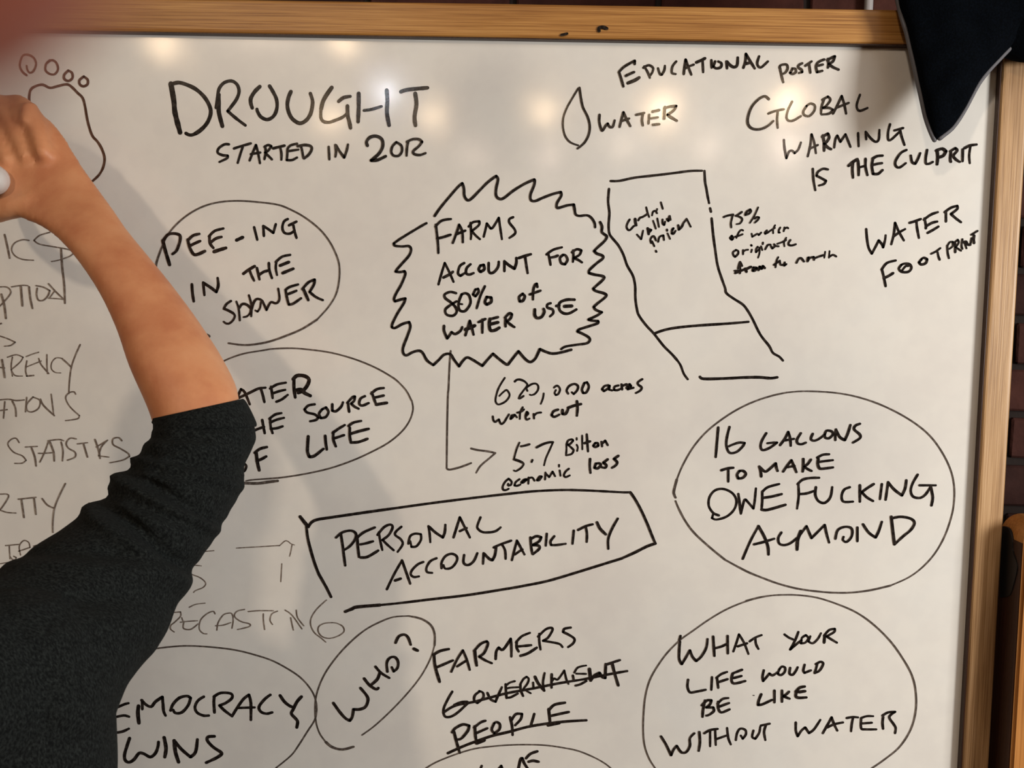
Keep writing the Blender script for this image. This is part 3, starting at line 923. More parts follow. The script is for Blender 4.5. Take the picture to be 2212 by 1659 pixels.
a4 19 900,1190 970,1160 1000,1148 1025,1142
a4 19 900,1258 985,1240 1030,1250
a4 19 880,1382 970,1370 1028,1345
a4 27 1105,1165 1100,1220 1108,1300
a4 20 1135,1120 1135,1190
a4 21 1130,1118 1160,1150 1205,1170 1240,1130 1295,1092 1300,1150 1305,1205 1320,1240
a4 21 1360,1200 1380,1150 1430,1100 1490,1085 1520,1100 1500,1160 1450,1215 1400,1220 1380,1195
a4 20 1625,1090 1580,1120 1555,1170 1570,1215 1620,1240 1665,1240
a4 21 1710,1215 1705,1130 1710,1085
a4 20 1705,1090 1760,1060 1840,1065 1850,1100 1800,1140 1750,1160 1790,1200 1850,1245
a4 20 1850,1245 1890,1180 1940,1110 1985,1075 2000,1140 2000,1275
a4 18 1890,1180 2030,1175
a4 20 2155,1075 2110,1110 2065,1170 2080,1210 2125,1225 2170,1215
b4 21 205,1080 240,1130 285,1165 320,1175
b4 22 375,1090 340,1130 310,1190 295,1225 330,1265 345,1290 338,1335
@word|k|21|black word WINS at the bottom left
a4 22 1035,1420 1015,1480 995,1550 1000,1595 1030,1612 1070,1590 1110,1540 1150,1545 1200,1570 1240,1540 1260,1490 1265,1450
a4 25 1310,1415 1325,1500 1315,1570
a4 26 1390,1440 1400,1530 1425,1610
a4 22 1395,1445 1450,1510 1520,1570 1560,1530 1575,1430
a4 22 1710,1405 1660,1410 1655,1440 1700,1490 1760,1530 1765,1550 1720,1580 1645,1615
@drawing|t|13|tilted oval around WHO?
b4 11 858,1395 960,1320 1100,1190 1230,1050 1330,920 1400,790 1435,680
b4 17 1435,680 1435,590 1405,520 1330,470 1230,447
b4 12 1230,447 1110,455 1000,495 880,560 760,660 650,780 560,910 505,1040 485,1150 490,1280 520,1380 570,1450
b4 21 570,1450 620,1490 700,1510 790,1488
@word|k|20|tilted black word WHO?
b4 20 630,1140 680,1210 725,1260 760,1280 780,1250 790,1190 840,1190 885,1170 905,1120 895,1080 845,1020
b4 20 875,945 920,1000 970,1030 988,1020
b4 20 925,1000 980,950 1000,895
b4 18 965,850 1010,900 1075,940
b4 18 1060,890 1055,820 1080,780 1120,775 1145,810 1140,860 1110,888 1095,855
b4 19 1125,660 1150,610 1195,595 1225,620 1245,675
b4 22 1270,708 1300,722
@word|k|20|black word FARMERS
b4 21 1430,760 1440,850 1475,970
b4 20 1425,755 1480,725 1548,710
b4 19 1440,860 1500,835 1580,800
b4 17 1568,890 1610,800 1660,720 1690,790 1715,875
b4 17 1615,848 1690,800
b4 21 1755,720 1760,780 1770,840
b4 18 1750,725 1800,670 1850,648 1860,670 1830,740 1790,770 1840,800 1890,822
b4 20 1920,790 1925,730 1945,700 1980,715 2040,630 2045,700 2045,770
c4 20 60,650 60,700 75,730
c4 18 55,658 100,610 165,582
c4 19 75,690 130,685 175,680
c4 20 90,765 150,745 220,700
c4 17 240,590 240,650 250,715
c4 17 230,612 290,555 335,542 345,560 310,620 270,645 330,655 400,670 425,695
c4 18 490,540 440,550 430,575 480,600 520,630 510,665 470,695
@word|k|20|black word GOVERNMENT struck through
b4 18 1575,1050 1540,1110 1505,1190 1515,1245 1560,1250 1620,1215 1700,1140 1690,1130 1640,1135 1590,1155
b4 18 1790,1050 1755,1080 1750,1120 1775,1140 1820,1100 1820,1060 1790,1045
b4 18 1855,1060 1880,1110 1920,1130 1940,1080 1970,1015
l 62 140,640 145,800 160,970
l 50 160,660 240,600 360,565
l 50 170,740 260,720 450,710
l 55 160,960 260,950 430,860
l 60 490,640 500,780 555,920
l 52 490,640 560,520 640,460 690,510 660,620 560,750
l 44 640,800 740,855
l 55 795,600 805,740
l 70 840,460 920,620 1060,790
l 55 1060,790 1030,600 1070,370
l 62 1240,400 1235,560 1235,720
l 50 1250,560 1300,500 1370,530 1440,460 1540,310 1590,520 1640,630
l 60 1745,430 1770,560
l 48 1780,360 1850,250 1950,210 2060,190
l 50 1830,385 2060,390
l 55 1810,670 1920,640 2070,560
c4 24 640,870 650,960
c4 20 650,960 680,920 720,900 740,930 765,940 770,830
c4 18 780,832 830,815 882,798
c4 20 820,820 840,900 870,1000
b4 18 1505,1215 1600,1160 1750,1130 1900,1090 2028,1058 c4: 200,1022 400,982 600,950
c4 18 600,950 800,910 940,885
@word|k|20|black word PEOPLE struck through
b4 20 1590,1370 1610,1450 1635,1535
b4 20 1575,1372 1600,1340 1660,1310 1710,1320 1700,1360 1650,1420 1620,1430
b4 20 1755,1325 1760,1400 1765,1430
b4 18 1750,1335 1800,1295 1840,1280
b4 18 1765,1380 1855,1340
b4 26 1770,1458 1830,1435
b4 18 1910,1300 1890,1350 1910,1380 1950,1350 1955,1310 1930,1290 1910,1300
b4 20 2035,1255 2050,1320 2055,1395
b4 19 2045,1280 2080,1230 2130,1228 2120,1270 2075,1318
c4 19 200,1228 185,1280 170,1325
c4 22 315,1190 320,1240 325,1290
c4 20 315,1200 360,1155 445,1138
c4 20 325,1245 390,1230 475,1212
b4 20 1540,1540 1650,1490 1780,1440 1900,1400 2028,1370 c4: 150,1330 300,1305 450,1288 615,1278
c4 22 310,1318 400,1300
@drawing|t|13|oval cut off by the bottom of the view
b4 13 1365,1659 1450,1610 1600,1550 1750,1505 1900,1485 2028,1475 c4: 150,1472 300,1478 450,1500 560,1525 680,1575 760,1620 810,1659
@word|k|20|tops of black letters at the bottom of the view
c4 20 75,1659 90,1590 105,1580 120,1620 150,1665
c4 20 135,1580 170,1545 225,1525
c4 20 155,1608 190,1600 235,1608
b4 18 1800,1665 1810,1640
b4 18 1945,1665 1965,1640 1975,1665
@drawing|t|14|large circle around the almond text
c3 14 2212,176 2100,200 1960,245 1820,310 1680,400 1560,500 1460,620 1380,760 1335,870
c3 21 1335,870 1312,960 1315,990 1325,1012
c3 13 2212,176 d3: 430,167 560,168 720,180 880,210 1050,265 1220,345 1370,440 1480,540 1570,670 1630,800 1655,920 1655,1040 1635,1160 1580,1320 1500,1460 1400,1570 1290,1650 d4: 1150,205
d4 16 1150,205 1000,240 850,260 700,262 550,250 400,228 250,188 120,140 0,90 c4: 1720,0
c3 16 1720,1508 1600,1410 1480,1300 1410,1210 1355,1110 1325,1040
@word|k|17|black number 16
c3 18 1665,455 1655,570 1645,690
c3 17 1755,450 1735,530 1730,600 1755,655 1810,650 1860,605 1875,578 1830,575 1770,595 1750,605
@word|k|17|black word GALLONS
d3 17 160,500 125,560 115,610 135,635 190,615 245,575 220,575 170,580
d3 17 270,595 310,540 335,490 350,540 355,600
d3 17 305,558 380,545
d3 17 435,500 405,550 410,580 440,588 475,575
d3 17 530,505 515,545 540,560 580,545 620,515
d3 17 625,510 640,480 680,485 690,510 660,540 630,535 625,510
d3 17 715,470 710,510 710,555
d3 18 715,475 745,530 785,555 810,500 830,435
d3 17 905,425 870,440 860,470 905,510 905,540 850,575
@word|k|17|black word TO under 16
c3 18 1690,795 1740,780 1785,775
c3 17 1745,785 1745,885
c3 18 1835,800 1815,830 1825,860 1860,855 1885,825 1865,800 1835,800
@word|k|17|black word MAKE
d3 18 105,765 115,800 120,845
d3 18 115,775 150,805 180,790 235,740 240,770 250,800
d3 17 295,805 325,760 360,715 380,760 400,810
d3 17 330,770 385,760
d3 18 455,705 455,770 450,805
d3 17 515,710 490,745 460,765 490,785 520,800
d3 18 575,705 570,740 585,780 630,780 690,772
d3 18 565,695 610,672 660,668
d3 17 575,730 630,722 690,715
@word|k|17|black word ONE
c3 17 1670,1155 1625,1135 1590,1080 1595,1010 1640,955 1710,945 1780,980 1810,1040 1790,1110 1730,1165 1650,1188 1615,1175 1625,1145
c3 19 1825,985 1835,1060 1845,1140
c3 17 1845,1140 1870,1040 1885,1030 1920,1070 1945,1100 1955,1040 1965,940
c3 18 2015,965 2015,1040 2010,1105
c3 20 2010,1108 2060,1110 2200,1070
c3 17 2015,968 2060,930 2150,905
c3 19 2020,1015 2090,1005 2170,985
@word|k|17|black word FUCKING
d3 17 415,900 418,1000 405,1100
d3 18 410,905 450,870 510,857 580,855
d3 18 420,985 480,980 540,960
d3 18 555,930 550,990 575,1040 625,1055 670,1010 685,930
d3 17 825,930 780,950 760,1000 775,1045 850,1045
d3 19 905,915 905,1045
d3 18 1015,905 960,940 920,970 960,1010 1010,1040
d3 17 1080,905 1065,1025
d3 18 1130,890 1120,960 1110,1030
d3 19 1130,892 1180,950 1240,995 1265,940 1275,875
d3 17 1365,830 1325,900 1310,960 1330,1005 1385,1015 1430,985 1465,930
d3 17 1380,915 1440,915 1508,915
d3 19 1470,930 1485,1010 1475,1075
@word|k|18|black word ALMOND
c3 17 1860,1500 1920,1360 1985,1240
c3 20 1985,1240 2030,1320 2060,1400 2065,1465
c3 18 1950,1385 2030,1365 2110,1340
d3 17 280,1290 255,1335 265,1380 310,1390 360,1370 420,1320
d3 23 435,1280 410,1350 405,1425
d3 17 405,1340 480,1240 520,1335 625,1230 640,1300 660,1370
d3 17 710,1340 730,1270 790,1245 840,1260 840,1320 800,1365 770,1350 775,1325
d3 17 885,1250 885,1360
d3 17 930,1225 975,1290 1030,1330 1055,1280 1080,1205
d3 20 1155,1165 1165,1260 1180,1385
d3 18 1155,1178 1230,1165 1310,1180 1340,1215 1310,1270 1250,1320 1180,1385
@drawing|t|12|large circle around the text about life without water
d4 13 1000,1659 1100,1590 1220,1490 1310,1350 1350,1200 1350,1050 1320,920 1250,790 1150,650 1020,520 880,420 720,350 560,300 400,280 250,280 120,295 0,325
c4 12 2212,278 2080,285 1920,320 1750,385 1600,470 1450,575 1360,640 1260,740 1180,850 1120,960 1085,1090 1070,1250 1070,1400 1085,1500 1120,1590 1165,1659
@word|k|17|black word WHAT
c4 16 1365,605 1355,640
c4 17 1360,650 1355,720 1355,790 1375,830 1400,790 1440,720 1460,770 1490,805 1530,770 1570,700 1580,630
c4 17 1625,610 1630,690 1635,765
c4 17 1630,705 1690,690 1740,665
c4 17 1740,605 1740,670 1742,745
c4 17 1785,730 1810,660 1830,595 1870,660 1905,750
c4 18 1820,690 1895,665
c4 17 1915,650 1960,620 2010,600
c4 17 1960,620 1965,670 1985,710
@word|k|17|black word YOUR
d4 17 305,595 340,620 375,635
d4 17 415,575 390,640 350,715 390,680 440,640
d4 16 440,640 435,665 470,660 495,625 475,600 445,620 440,640
d4 16 510,610 495,650 530,665 570,630 595,585
d4 20 625,600 620,660
d4 17 620,605 660,560 705,550 700,575 640,610 680,635 722,660
@word|k|17|black word LIFE under WHAT
c4 18 1425,955 1420,1010 1440,1055 1490,1050 1565,1035
c4 18 1615,935 1610,1035
c4 17 1655,940 1665,1020
c4 17 1650,940 1690,910 1735,893
c4 18 1665,975 1740,950
c4 19 1780,905 1770,950 1790,985 1880,965
c4 18 1780,905 1855,875
c4 18 1785,942 1850,925
@word|k|17|black word WOULD
d4 17 140,880 130,930 135,965 165,930 185,905 210,920 250,895
d4 17 265,870 250,905 275,918 305,895 310,860 285,850 265,870
d4 17 350,860 345,905 370,915 395,885 410,855
d4 17 465,835 455,880 465,900 515,880
d4 17 565,830 555,870 545,900
d4 17 555,830 590,812 612,822 605,850 580,885 545,902
@word|k|18|black word BE
c4 18 1560,1120 1545,1190 1540,1250
c4 18 1535,1158 1575,1120 1610,1118 1600,1150 1570,1175 1625,1175 1630,1205 1590,1235 1570,1240
c4 18 1665,1130 1665,1180 1690,1215 1755,1190
c4 17 1660,1145 1700,1108 1745,1100
c4 18 1670,1170 1750,1140
@word|k|17|black word LIKE
d4 18 120,1070 100,1120 95,1155 130,1150 205,1115
d4 17 225,1040 225,1135
d4 17 285,1040 285,1130
d4 18 340,1050 320,1070 295,1085 345,1105
d4 20 400,1050 395,1085 420,1098 478,1095
d4 20 395,1050 425,1018 465,1008
d4 21 420,1052 468,1045
d4 7 58,1078 62,1079
@word|k|17|black word WITHOUT
c4 17 1210,1405 1250,1470 1290,1555 1310,1510 1335,1480 1370,1530 1410,1530 1440,1480 1440,1420 1475,1380
c4 17 1515,1370 1520,1450 1510,1520
c4 17 1555,1380 1600,1355 1660,1345
c4 17 1600,1360 1600,1485
c4 17 1640,1355 1645,1475
c4 17 1645,1430 1730,1400
c4 17 1735,1340 1745,1420 1765,1470
c4 17 1805,1435 1815,1380 1840,1345 1880,1355 1885,1390 1860,1425 1845,1400
c4 17 1945,1360 1935,1410 1960,1425 1990,1380 2000,1330
c4 17 2005,1320 2075,1305
c4 17 2045,1315 2030,1370 2040,1435
@word|k|17|black word WATER after WITHOUT
d4 17 395,1295 395,1360 410,1405 440,1360 470,1335 500,1380 540,1350 590,1275
d4 18 610,1380 650,1310 680,1255 700,1310 725,1360
d4 18 645,1335 700,1310 770,1295
d4 17 800,1260 850,1252 890,1255
d4 17 850,1260 840,1310 835,1365
d4 17 915,1260 915,1340 950,1350 1035,1350
d4 16 915,1260 960,1245 1010,1245
d4 17 920,1303 1000,1297
d4 18 1090,1250 1085,1300 1090,1345
d4 17 1085,1240 1130,1215 1185,1210 1150,1235 1140,1260 1175,1310 1190,1340 1185,1380
@drawing|b|17|brown outline drawing of a foot sole
a1 17 240,830 235,780 245,720 280,690 340,675 400,700 450,690 530,672 570,690 620,740 660,780 680,850 695,940 715,1020 740,1085 780,1130 815,1190 835,1260 825,1330 790,1395 725,1455
@drawing|b|17|big toe circle of the foot drawing
a1 14 215,600 180,570 160,520 180,450 220,435 270,460 290,510 270,565 240,580 220,555 215,525
@drawing|b|17|second toe circle of the foot drawing
a1 15 400,480 370,510 365,560 400,590 440,590 465,550 450,500 415,480 375,505
@drawing|b|17|third toe circle of the foot drawing
a1 17 545,565 515,595 515,630 550,645 580,620 575,580 545,562
@drawing|b|17|fourth toe circle of the foot drawing
a1 17 670,610 635,640 640,675 670,688 700,670 700,635 670,610
@word|g|12|faint old letters ICS beside the forearm
a2 16 40,395 60,480 80,580
a2 10 235,440 180,435 120,460 95,510 120,560 180,590 270,598
a2 10 400,375 320,400 275,440 320,470 430,490 540,510 600,530 560,565 480,595 415,608
a2 16 490,510 500,650 515,800 520,940
@word|g|12|faint old letters PTION
a2 18 15,870 38,960 50,1060
a2 11 0,810 60,812 90,850 60,900 0,965
a2 11 95,810 180,797 225,800
a2 18 170,810 182,960
a2 16 235,810 245,900 262,980
a2 12 300,820 295,870 310,915 350,915 385,880 400,840 350,812 290,800
a2 12 390,785 450,850 515,912
a2 9 390,900 480,905 515,912
a2 9 400,895 440,840
@word|g|17|faint old curl under PTION
a2 10 0,1200 60,1220 125,1250 90,1275 40,1282
a2 12 0,1105 15,1100
@word|g|12|faint old letters ARENCY
a2 11 0,1450 40,1455
a2 16 20,1390 30,1450 42,1530
a2 13 100,1370 90,1440 100,1520
a2 11 60,1370 130,1350 185,1370 160,1410 90,1470 120,1515 180,1520
a2 11 210,1365 260,1345 310,1330
a2 14 215,1400 205,1470 215,1520 270,1515
a2 10 205,1450 330,1400
a2 13 310,1380 330,1430 390,1500
a2 13 375,1350 375,1430 380,1500
a2 10 500,1380 450,1375 415,1410 410,1460 440,1490 485,1495
a2 14 500,1385 540,1420 570,1450
a2 13 640,1270 600,1360 570,1450 555,1560 550,1659
@word|g|12|faint old letters ATIONS
a3 12 0,235 70,230 130,240 195,235
a3 13 40,250 30,380
a3 12 0,320 60,312
a3 15 100,245 125,300 130,365
a3 12 215,215 205,330
a3 12 265,212 215,270 220,320 260,330 310,300 320,240 265,212
a3 14 325,230 350,280 435,360
a3 12 410,190 430,355
a3 11 605,190 590,170 550,180 525,220 560,290 635,360 620,385 525,400
@word|g|12|faint old word STATISTICS beside the sleeve
a3 11 155,575 130,540 90,550 65,590 110,650 180,680 210,715 180,738 120,740
a3 11 205,610 300,605
a3 16 255,620 280,690 290,760
a3 12 320,730 345,680 370,620 390,560
a3 11 310,660 350,660 420,655
a3 12 385,560 470,550 510,560
a3 16 400,570 430,650 435,720
a3 13 490,570 505,640 500,720
a3 12 610,545 560,540 530,580 550,620 600,650 600,690 540,715
a3 11 620,585 700,575
a3 14 670,590 700,690
a3 14 760,550 790,640 800,700
a3 10 770,610 860,555
a3 11 860,555 810,610 790,680 870,690
a3 11 975,560 950,535 905,545 905,590 960,620 1025,660 1035,685 980,715 880,735
@word|g|12|faint old letters RITY beside the sleeve
a3 11 0,985 60,985 70,1010 20,1090 0,1110 60,1130 130,1135
a3 12 150,1025 290,1010
a3 15 175,1030 195,1170
a3 14 275,1015 290,1145
a3 13 340,1020 380,1070 430,1095
a3 12 525,900 480,990 440,1090 425,1200 425,1290
a3 10 710,1055 715,1120
@word|g|11|faint old scribble above the upper sleeve
a3 11 45,1395 160,1385
a3 12 75,1395 80,1500
a3 11 110,1480 130,1490 125,1510 100,1505 80,1480
a3 11 165,1470 155,1400 190,1355 230,1370 240,1410 150,1440
a3 12 270,1400 330,1385 400,1370
a3 9 0,1540 60,1530 120,1528
@drawing|g|8|faint old arrow left of the box
a3 9 1885,1415 1960,1410 2060,1405 2212,1395 b3: 200,1395 240,1360 265,1360 290,1380 318,1390
b3 9 300,1385 290,1440 280,1480
b3 9 218,1540 b4: 210,175
a3 9 1600,1445 1705,1435
a3 9 1500,1555 1560,1552 1605,1557
a4 9 1500,105 1540,120 1600,145 1640,185 1620,220 1560,245 1545,260
a4 9 1510,378 1560,355 1635,345
@word|g|9|faint old letters RECASTING
a4 10 1375,420 1440,415 1440,450 1390,500 1365,520 1360,550 1390,575
a4 9 1450,460 1460,490
a4 10 1440,497 1500,490 1575,485
a4 11 1468,490 1462,540 1490,555 1530,550 1580,510
a4 10 1715,430 1700,410 1650,430 1600,480 1590,550 1620,585 1650,590
a4 10 1730,560 1740,500 1780,440 1820,425 1850,430 1860,480 1850,545
a4 10 1720,525 1780,520 1840,500
a4 10 1950,395 1890,410 1870,450 1920,490 1990,510 1990,530 1940,545 1895,555
a4 10 1980,412 2060,405 2180,405
a4 10 2100,430 2100,480 2110,555
b4 9 185,408 140,430 125,480 145,515
b4 9 245,400 300,440 380,550
b4 9 290,460 300,510 312,560
b4 9 335,400 345,460 395,525
b4 9 575,320 500,390 455,460 450,520 480,580 530,620 570,655
b4 9 620,500 560,505 515,530 510,570 540,610 600,625 670,605 715,570 705,530 660,505 620,500
"""
def parse_ink():
    cur = None; items = []
    for ln in INK_TEXT.strip().splitlines():
        ln = ln.strip()
        if not ln: continue
        if ln[0] == '@':
            kind, mat, w, lab = ln[1:].split('|'); cur = [kind, mat, lab, []]; items.append(cur); continue
        tok = ln.split(); t = TILES[tok[0]]; w = float(tok[1])*t[2]*(0.88 if len(tok[0]) == 1 else 1.0); pix = []
        for k in tok[2:]:
            if k.endswith(':'): t = TILES[k[:-1]]; continue
            x, y = k.split(','); pix.append((t[0]+float(x)*t[2], t[1]+float(y)*t[2]))
        cur[3].append((w, pix))
    return items
for kind, mat, lab, strokes in parse_ink():
    bm = bmesh.new()
    for w, pix in strokes: add_stroke(bm, pix, w, k=1.18 if mat in 'kb' else 1.0)
    bm.normal_update()
    for f in bm.faces:
        if f.normal.y > 0: f.normal_flip()
    part('handwritten_text' if kind == 'word' else 'marker_drawing', bm, INK[mat], wb, label=lab)
# ink smudges on the top rail
bm = bmesh.new()
add_stroke(bm, [(1213,76),(1218,75),(1225,73)], 5, -PR-0.0006)
part('marker_smudge', bm, INK['k'], wb, label='short black marker smudge on the top rail'); bm = bmesh.new()
add_stroke(bm, [(1294,67),(1294,61),(1302,59),(1311,62)], 6, -PR-0.0006)
part('marker_smudge', bm, INK['k'], wb, label='hooked black marker smudge on the top rail')

# ------------------------------------------------------------------ person writing
shR = P(-60, 1470, 0.655)
def pairs_rings(rows, seg, n, thick, disp=None):
    "rows: (Lx, Ly, Rx, Ry, depth, thickness ratio) silhouettes of a limb"
    d = crom(rows, n); rings = []
    for i, r in enumerate(d):
        L = P(r[0], r[1], r[4]); R = P(r[2], r[3], r[4]); C = (L+R)/2
        u = (R-L)/2; v = (C-CAM).normalized(); v = (v - u.normalized()*v.dot(u.normalized())).normalized()
        rr = u.length*r[5]; ring = []
        for k in range(seg):
            a = 2*math.pi*k/seg; p = C + u*math.cos(a) + v*math.sin(a)*rr
            if disp:
                q = disp(i/(len(d)-1), a, p); p = p + (p-C).normalized()*q
            ring.append(p)
        rings.append(ring)
    return rings

body = bmesh.new()
arm_rows = [ # left edge, right edge, depth, thickness
 (352,1000,508,985,0.847,0.92),(330,900,514,862,0.86,0.88),(284,792,484,785,0.875,0.84),(256,712,434,705,0.89,0.82),
 (222,640,374,622,0.905,0.80),(180,575,312,545,0.92,0.78),(135,522,274,498,0.935,0.70),(92,490,240,448,0.95,0.60),
 (38,467,206,400,0.965,0.48),(0,444,172,350,0.975,0.40),(-42,420,140,297,0.985,0.36),(-62,380,112,262,0.992,0.34),(-55,345,85,250,0.995,0.30)]
rings_to_bm(body, pairs_rings(arm_rows, 36, 6, 1))
def chain(pts, bmx=body): tube(bmx, [(P(a,b,c), r) for a,b,c,r in pts], 14, 5)
chain([(95,330,.965,.0085),(75,265,.984,.0110),(38,222,1.015,.0090),(-2,240,1.045,.0082),(-10,292,1.06,.0072)])
chain([(60,340,.972,.009),(36,280,.989,.0120),(-15,219,1.02,.0098),(-45,255,1.055,.0088),(-38,308,1.07,.0076)])
chain([(20,350,.975,.009),(-4,298,.992,.0122),(-62,250,1.02,.0100),(-74,292,1.055,.0090),(-58,338,1.072,.0078)])
chain([(-10,370,.978,.009),(-46,325,.990,.0122),(-100,300,1.02,.0098),(-92,338,1.05,.0088),(-62,366,1.062,.0078)])
chain([(70,440,.962,.011),(10,452,.97,.012),(-35,462,.99,.0110),(-62,432,1.025,.0102),(-52,392,1.05,.0088)])
chain([(60,262,.976,.008),(64,236,.985,.009)])
# shoulder, upper arm (inside the sleeve), torso, head, left arm, legs
elb = P(400, 1120, 0.83)
tube(body, [(P(400,1030,.850), .032), (P(352,1122,.820), .033), (P(240,1225,.768), .034), (P(115,1365,.705), .036), (shR, .042)], 20, 5)
mid = shR + Vector((-0.142, 0.015, 0))
shL = shR + Vector((-0.325, 0.03, 0))
def trow(z, cx, cy, a, b): return (Vector((mid.x+cx, mid.y+cy, z)), a, b)
zs = shR.z
torso = [trow(0.80,-.01,-.01,.158,.108), trow(0.92,-.01,-.01,.168,.118), trow(1.04,-.008,-.005,.142,.098), trow(1.18,0,0,.168,.102), trow(zs-.06,.004,0,.188,.102), trow(zs-.01,-.004,0,.172,.086), trow(zs+.030,-.012,0,.112,.066), trow(zs+.055,-.014,.005,.058,.052)]
tube(body, torso, 28, 5, side=(1,0,0))
neck = mid + Vector((0, .012, .05))
tube(body, [(neck, .052), (neck+Vector((0,.012,.07)), .048), (neck+Vector((0,.02,.11)), .05)], 18, 4)
hc = neck + Vector((-.01, .045, .20))
ball(body, hc, .082, .90, 1.10, 1.15, 28)
ball(body, hc+Vector((0,.035,-.050)), .058, .95, 1.0, 1.05, 20)
ball(body, hc+Vector((0,.072,-.085)), .022, 1.3, .8, .8, 12)
tube(body, [(hc+Vector((0,.085,.018)), .008), (hc+Vector((0,.104,-.018)), .011), (hc+Vector((0,.100,-.028)), .014)], 10, 3)
for s in (-1, 1): ball(body, hc+Vector((s*.074,-.002,-.008)), .028, .35, .7, 1.1, 12)
# left arm hanging slightly bent, with a relaxed hand
eL = shL + Vector((-.06, .02, -.27)); wL = eL + Vector((.03, .16, -.18))
tube(body, [(shL+Vector((.02,0,0)), .050), ((shL+eL)/2, .042), (eL, .037), ((eL*2+wL)/3, .036), (wL, .025)], 18, 5)
hd = (wL-eL).normalized()
tube(body, [(wL, .025,.020), (wL+hd*.035, .036,.016), (wL+hd*.08, .040,.014)], 16, 4, side=(.7,.0,.5))
sd = Vector((.8,0,.6)); sd = (sd-hd*sd.dot(hd)).normalized(); nn = hd.cross(sd)
for k, (o_, l_) in enumerate(((-.030,.062),(-.010,.074),(.010,.070),(.029,.054))):
    b0 = wL+hd*.075+sd*o_
    tube(body, [(b0, .0095), (b0+hd*l_*.45-nn*.008, .0085), (b0+hd*l_*.8-nn*.024, .008), (b0+hd*l_-nn*.040, .007)], 10, 4)
b0 = wL+hd*.02-sd*.028
tube(body, [(b0, .013), (b0+hd*.03-sd*.022-nn*.01, .011), (b0+hd*.060-sd*.030-nn*.02, .009)], 10, 4)
for s in (-1, 1):
    h0 = Vector((mid.x+s*.085, mid.y-.01, .86))
    tube(body, [(h0, .085), (h0+Vector((s*.01,0,-.20)), .070), (h0+Vector((s*.012,.01,-.40)), .050), (h0+Vector((s*.012,-.01,-.54)), .052), (h0+Vector((s*.012,-.02,-.76)), .035)], 22, 5)
    a0 = h0+Vector((s*.012,-.02,-.78))
    tube(body, [(a0, .034), (a0+Vector((0,.06,-.035)), .034,.030), (a0+Vector((s*.01,.15,-.05)), .036,.022)], 14, 4)
person = thing('person', 'person in a charcoal sweater reaching a bare forearm up to the board', 'person', (mid.x, mid.y, 0))
bmesh_body = remeshed(body, 0.0038, 'body', 5)
bmesh_body.transform(Matrix.Translation(-Vector(person.location)))
link('body', bmesh_body, M_SKIN, person)
for s in (-1, 1):
    bm = bmesh.new(); ball(bm, hc+Vector((s*.030,.078,.012)), .011, 1,1,1, 14); part('eye', bm, M_EYE, person, True)
bm = bmesh.new(); tube(bm, [(hc+Vector((-.024,.083,-.056)), .003), (hc+Vector((0,.094,-.055)), .006), (hc+Vector((.024,.083,-.056)), .003)], 8, 4)
part('mouth', bm, M_LIP, person, True)
bm = bmesh.new()
ball(bm, hc+Vector((0,-.018,.022)), .094, .92, 1.02, 1.08, 28)
tube(bm, [(hc+Vector((0,-.075,.0)), .055,.035), (hc+Vector((0,-.085,-.08)), .05,.03), (hc+Vector((0,-.10,-.17)), .03,.02)], 16, 4, side=(1,0,0))
hm = remeshed(bm, 0.006, 'hair', 3)
hm.transform(Matrix.Translation(-Vector(person.location))); link('hair', hm, M_HAIR, person)

# sweater: right sleeve pushed up to the elbow, torso, left sleeve
def creases(t, a, p):
    q = 0.0; c = math.cos(a); f = max(0.0, -math.sin(a)); w8 = 0.16 + 0.84*f**0.7
    for t0, k, w, amp in ((0.085,0.010,0.010,.0030),(0.135,0.020,0.010,.0048),(0.19,-0.018,0.009,.0034),(0.235,0.040,0.011,.0070),(0.29,0.030,0.010,.0050),(0.34,0.075,0.013,.0115),(0.41,0.05,0.013,.0050),(0.47,0.095,0.018,.0125),(0.60,-0.05,0.020,.0050),(0.74,-0.09,.024,.0065)):
        g = t - t0 - k*c + 0.020*f
        q -= 1.35*amp*w8*math.exp(-(g/w)**2)
        q += 0.75*amp*w8*math.exp(-((g-1.9*w)/(1.3*w))**2)
    q += 0.0018*noise.noise(p*26) + 0.0009*noise.noise(p*80)
    if t < 0.03: q += 0.0025
    return q
slv = [
 (335,905,521,866,0.862,0.92),(338,925,548,925,0.858,0.95),(316,966,548,958,0.852,0.96),(296,990,524,1005,0.846,0.96),
 (262,1026,524,1046,0.838,0.96),(230,1066,495,1098,0.825,0.95),(195,1106,474,1142,0.81,0.95),(152,1139,440,1190,0.795,0.93),
 (110,1168,413,1240,0.78,0.93),(54,1204,386,1298,0.76,0.92),(0,1240,342,1385,0.735,0.90),(-65,1275,283,1466,0.705,0.90),(-120,1330,250,1530,0.685,0.88),(-140,1400,215,1620,0.672,0.8),(-100,1480,140,1660,0.668,0.7)]
sw = bmesh.new()
rings_to_bm(sw, pairs_rings(slv, 56, 9, 1, creases))
st = [(p[0], p[1]+.016, p[2]+.016) for p in torso[:-1]] 
st[0] = (Vector((mid.x, mid.y-.01, .80)), .172, .13)
tube(sw, st, 36, 6, side=(1,0,0))
ball(sw, shR + Vector((.0,.0,-.01)), .066, 1, 1, 1, 24)
tube(sw, [(shL+Vector((.03,0,-.005)), .056), ((shL+eL)/2, .050), (eL, .047), ((eL+wL)/2, .040), (wL-hd*.02, .033)], 24, 6)
ball(sw, shL + Vector((.006,0,-.008)), .054, 1, 1, 1, 20)
